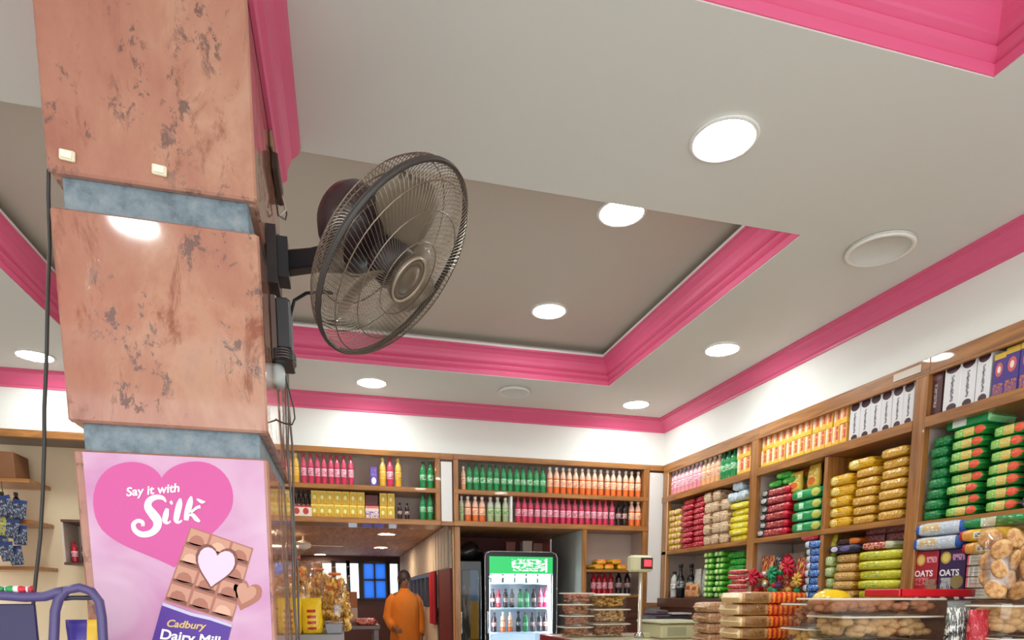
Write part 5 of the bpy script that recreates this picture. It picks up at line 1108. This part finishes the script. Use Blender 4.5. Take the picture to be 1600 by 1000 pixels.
# near right tubs
Y2 = 1.95
tub(1266, 1322, 2.2, CT, .125, .20, M_nut, 'clear tub of golden sweets under the yellow dome lid', 'golden sweets in the tub under the yellow dome lid', gt, .018, 90)
tub(1268, 1322, 2.2, CT + .126, .098, .20, M_brown, 'clear tub carrying the yellow dome lid', 'brown sweets in the tub carrying the yellow dome', gt, .015, 70)
xd = sol(1299, y=2.3, z=1.33)
t = thing('dome_lid', 'glossy yellow dome lid on a clear tub', 'lid', None, (xd, 2.3, CT + .2245))
part('dome', G().lathe([(.082, 0), (.082, .008), (.078, .014), (.066, .032), (.045, .045), (.02, .051), (.001, .052)], 28), mat('yellow_dome', (240, 196, 20), .25), t, smooth=True); part('brim', G().lathe([(.08, 0), (.088, .002), (.088, .007), (.08, .009)], 28, caps=False), mat('yellow_dome_brim', (226, 176, 20), .3), t, smooth=True)
tub(1325, 1462, Y2, CT, .085, .22, M_brown, 'wide clear box of brown cookies at the bottom, below another', 'brown cookies in the lowest wide clear box', gt, .024, 120)
tub(1322, 1478, Y2, CT + .086, .095, .22, M_tan, 'wide clear box of tan cookies under the top wide box', 'tan cookies in the middle wide clear box', gt, .026, 120)
tub(1306, 1482, Y2, CT + .182, .062, .22, M_brown, 'wide clear box of reddish cookies under the red tray', 'reddish cookies in the top wide clear box', gt, .024, 110)
xa, xb = sol(1398, y=2.0, z=1.36), sol(1514, y=2.0, z=1.36)
t = thing('red_tray', 'shallow red plastic tray lying on the wide clear boxes', 'tray', None, ((xa + xb) / 2, 2.06, CT + .2455)); tw = (xb - xa) / 2
part('base', G().cbox(-tw, tw, -.08, .08, 0, .012, .003), mat('red_plastic', (204, 22, 36), .3), t)
for nm, a in (('rim', (-tw, tw, -.085, -.072, 0, .03)), ('rim', (-tw, tw, .072, .085, 0, .03)), ('rim', (-tw - .004, -tw + .01, -.085, .085, 0, .03)), ('rim', (tw - .01, tw + .004, -.085, .085, 0, .03))): part(nm, G().cbox(*a, .003), mat('red_plastic', (204, 22, 36), .3), t)
# foil pouch and red pouch between the boxes
xs = sol(1496, y=1.86, z=1.25)
tag(link('foil_pouch', proto('foil', lambda: pouch(.085, .05, .23, printed('foil_stripe', (120, 122, 118), [('n', 0, 1, 0, .9, 5, .52, (236, 236, 232)), ('n', 0, 1, 0, .7, 6, .55, (30, 28, 32))], .2, .8))), None, (xs, 1.86, CT), (0, 0, -.3)), 'silver and black foil pouch between the clear boxes', 'pouch')
xs = sol(1528, y=1.80, z=1.25)
tag(link('red_pouch', proto('redpo', lambda: pouch(.07, .05, .20, packmat('red_pouch_mat', (186, 36, 52), [('n', 0, 1, 0, 1, 4, .6, (226, 110, 110))], .6))), None, (xs, 1.80, CT), (0, .0, -.3)), 'red foil pouch leaning right of the silver pouch', 'pouch')
tub(1572, 1655, 1.70, CT, .11, .22, M_brown, 'clear box of brown cookies at the right edge, lowest', 'brown cookies in the lowest box at the right edge', gt, .024, 100)
tub(1572, 1655, 1.70, CT + .111, .115, .22, M_tan, 'clear box of tan cookies at the right edge, upper', 'tan cookies in the upper box at the right edge', gt, .026, 100)
# bag of round cookies on top
xa, xb = sol(1546, y=1.78, z=1.4), sol(1640, y=1.78, z=1.4)
t = thing('cookie_bag', 'large clear bag of round cookies at the right picture edge', 'bag', None, ((xa + xb) / 2, 1.83, CT + .2285))
M_cook = mat('round_cookie', (212, 156, 92), .7); qn = NT(M_cook); qn.color(qn.ramp(qn.noise(qn.coords('Object'), 45, 4), [(.4, lin((176, 120, 70))), (.5, lin((208, 158, 102))), (.7, lin((224, 184, 130)))]))
ckM = G().lathe([(.02, 0), (.034, .003), (.037, .010), (.030, .017), (.012, .020), (.001, .0205)], 16).mesh('cookie', M_cook, True)
hw = (xb - xa) / 2
for k in range(30):
    part('cookie', ckM, None, t, (-hw + .035 + (k % 5) / 4 * (2 * hw - .07) + jit(.01), -.045 + (k % 2) * .04 + jit(.005), 0.042 + (k // 5) * .036), (PI / 2 + jit(.5), jit(.4), jit(.6)))
part('bag_film', pouch(2 * hw, .15, .30, clear('bag_film', (252, 248, 240), .18, .12), 'bag_film'), None, t)
# green and white packet in the foreground tubs
tag(link('green_packet', proto('gpk', lambda: pillow(.1, .07, .035, packmat('green_white_small', (150, 190, 60), [('r', .5, 1, 0, 1, (240, 240, 226)), ('n', 0, .6, 0, 1, 4, .55, (90, 140, 40))]))), None, (sol(1328, y=2.02, z=1.15), 2.08, CT), (0, .2, .3)) if False else link('green_packet', proto('gpk2', lambda: pillow(.09, .06, .035, packmat('green_white_small', (150, 190, 60), [('r', .5, 1, 0, 1, (240, 240, 226)), ('n', 0, .6, 0, 1, 4, .55, (90, 140, 40))]))), None, (sol(1322, y=1.90, z=1.13), 1.88, CT), (0, 0, .3)), 'small green and white packet before the wide clear boxes', 'packet')

# ================================================================== SNACK BAGS RIGHT OF THE PILLAR
t = thing('glass_counter', 'small counter with grey top under the hanging snack bags', 'counter', None, (-.21, 3.05, 0))
part('worktop', G().cbox(-.21, .21, -.27, .27, 1.16, 1.19, .004), mat('grey_top', (150, 148, 144), .35), t); part('body', G().cbox(-.195, .195, -.25, .25, 0, 1.16, .004), mat('counter_white', (206, 202, 196), .4), t); part('kick', G().cbox(-.2, .2, -.26, -.25, 0, .1, .002), M_black, t)
M_gold = packmat('golden_fryums', (220, 160, 52), [('n', 0, 1, 0, 1, 4, .5, (246, 206, 110)), ('n', 0, 1, 0, 1, 6, .58, (150, 92, 30)), ('n', 0, 1, .75, 1, 5, .5, (226, 120, 60))], .9)
film = clear('snack_film', (252, 246, 234), .14, .1)
def snackbag(px, Y, w_, h_, label, tie, rz=0):
    x = sol(px, y=Y, z=1.3); t = thing('snack_bag', label, 'bag', 'large clear bags of golden snacks', (x, Y, 1.191), rz)
    g = G()
    for k in range(170):
        zz = random.random() ** .9; ww = w_ * .43 * (1 - .55 * zz ** 2); g.sphere((jit(ww), jit(.055) * (1 - .4 * zz), .015 + zz * h_ * .72), .018, 6, 4, (1, .6, 1.1))
    part('snack_pieces', g, M_gold, t, smooth=True)['kind'] = 'stuff'
    part('film', pouch(w_, .15, h_ * .86, film, 'film', .07), None, t)
    g = G(); rs = []
    for z, r in ((.80, .05), (.86, .022), (.90, .02), (.95, .04), (1.0, .06)): rs.append([(r * (1 + .25 * math.sin(3 * a)) * math.cos(a), r * .7 * math.sin(a), z * h_) for a in [2 * PI * i / 14 for i in range(14)]])
    part('gathered_neck', G().loft(rs), film, t, smooth=True)
    part('tie', G().tube([(.024 * math.cos(a), .02 * math.sin(a), h_ * .88) for a in [2 * PI * i / 12 for i in range(12)]], .006, 6, True), mat('tie_' + tie, {'red': (206, 50, 40), 'orange': (232, 120, 50)}[tie], .4), t, smooth=True)
snackbag(462, 2.92, .18, .36, 'large clear bag of golden snacks with red tie beside the pillar', 'red')
snackbag(499, 3.17, .17, .32, 'clear snack bag with orange tie behind the front one', 'orange', .2)
snackbag(525, 2.99, .13, .29, 'clear snack bag at the right end of the small counter', 'orange', -.2)
M_yrung = packmat('yellow_red_rungs', (240, 196, 30), [('r', .3, .7, .12, .2, (190, 50, 30)), ('r', .3, .7, .28, .36, (190, 50, 30)), ('r', .3, .7, .44, .52, (190, 50, 30)), ('r', .3, .7, .6, .68, (190, 50, 30))])
for i, px in enumerate((455, 488)): tag(link('snack_packet', proto('yru', lambda: pouch(.085, .05, .15, M_yrung)), None, (sol(px, y=2.815, z=1.25), 2.815, 1.191), (0, jit(.1), 0)), ('yellow packet with red rungs nearest the pillar', 'yellow packet with red rungs right of its twin')[i], 'packet', 'yellow packets before the snack bags')
t = thing('foil_tray', 'crimped silver foil tray at the edge of the small counter', 'tray', None, (-.04, 2.83, 1.191))
part('tray', G().loft([[(x * k, y * k, z) for x, y in ((-.035, -.045), (.035, -.045), (.035, .045), (-.035, .045))] for k, z in ((.8, 0), (1, .04), (.95, .04), (.75, .006))]), mat('foil', (150, 150, 154), .25, .8), t); part('rim', G().tube([(-.035, -.045, .05), (.035, -.045, .05), (.035, .045, .05), (-.035, .045, .05)], .003, 5, True), mat('foil', (150, 150, 154), .25, .8), t)

# ================================================================== PURPLE RACK (left foreground)
YR_ = 1.55
def rp(px, py, dy=0.0):
    p = atY(px, py, YR_); return (p.x + .6, dy, p.z)
t = thing('display_rack', 'purple tubular sweet display rack in front of the pillar', 'rack', None, (-.6, YR_, 0))
M_pt = mat('purple_tube', (84, 72, 120), .3)
arch = [rp(84, 1060)] + [rp(84, 1000), rp(86, 955), rp(92, 935), rp(104, 922), rp(125, 918), rp(143, 924), rp(155, 940), rp(159, 965), rp(161, 1000), rp(163, 1060)]
part('arch', G().tube(arch, .0095, 10), M_pt, t, smooth=True)
part('cross_bar', G().tube([rp(-30, 932), rp(0, 930), rp(40, 933), rp(70, 932), rp(88, 926), rp(100, 924)], .0105, 10), M_pt, t, smooth=True)
part('inner_bar', G().tube([rp(92, 936, .004), rp(110, 934, .01), rp(140, 934, .01), rp(154, 938, .004)], .005, 8), mat('rack_dark_bar', (52, 50, 66), .4), t, smooth=True)  # thin dark bar inside the arch
a, b = rp(-40, 944), rp(62, 1070)
part('header_panel', G().cbox(a[0], b[0] - .0, .012, .02, b[2], a[2], .002), mat('rack_panel_purple', (40, 30, 78), .35), t)
a, b = rp(84, 1060), rp(163, 1075)
part('shelf_tray', G().cbox(-.12, b[0] + .005, -.03, .12, b[2] - .02, b[2], .003), M_pt, t)
for x, y in ((-.1, -.02), (b[0] - .01, -.02), (-.1, .1), (b[0] - .01, .1)): part('leg', G().tube([(x, y, 0), (x, y, b[2])], .01, 8), M_pt, t)
zt_r = b[2]
M_gem = printed('purple_yellow_pack', (66, 50, 140), [('r', .62, 1, 0, 1, (236, 190, 50)), ('n', .05, .6, .35, .7, 5, .48, (240, 236, 246)), ('e', .8, .4, .15, .2, (214, 120, 40))], .3)
p0, p1 = rp(88, 970), rp(144, 970)
o = link('chocolate_pouch', pouch(abs(p1[0] - p0[0]), .03, p0[2] - zt_r, M_gem), None, ((p0[0] + p1[0]) / 2 - .6, YR_ + .045, zt_r + .0005)); tag(o, 'purple and yellow chocolate pouch standing in the purple rack', 'pouch')
for i, (px, py, c) in enumerate(((28, 921, (40, 150, 80)), (44, 921, (206, 40, 60)), (38, 922, (226, 226, 220)))):
    p = atY(px, py, YR_ + .03); o = link('wrapped_sweet', G().sphere((0, 0, 0), .009, 8, 6, (1.5, 1, .8)).tube([(-.02, 0, 0), (-.012, 0, 0)], [.008, .003], 6).tube([(.012, 0, 0), (.02, 0, 0)], [.003, .008], 6).mesh('wrapped_sweet', mat('sweet%d' % i, c, .25), True), None, (p.x, YR_ - .0, 1.3635 + .0))
    tag(o, ('green', 'red', 'white')[i] + ' wrapped sweet lying on the purple rack bar', 'sweet', 'sweets on the purple rack')
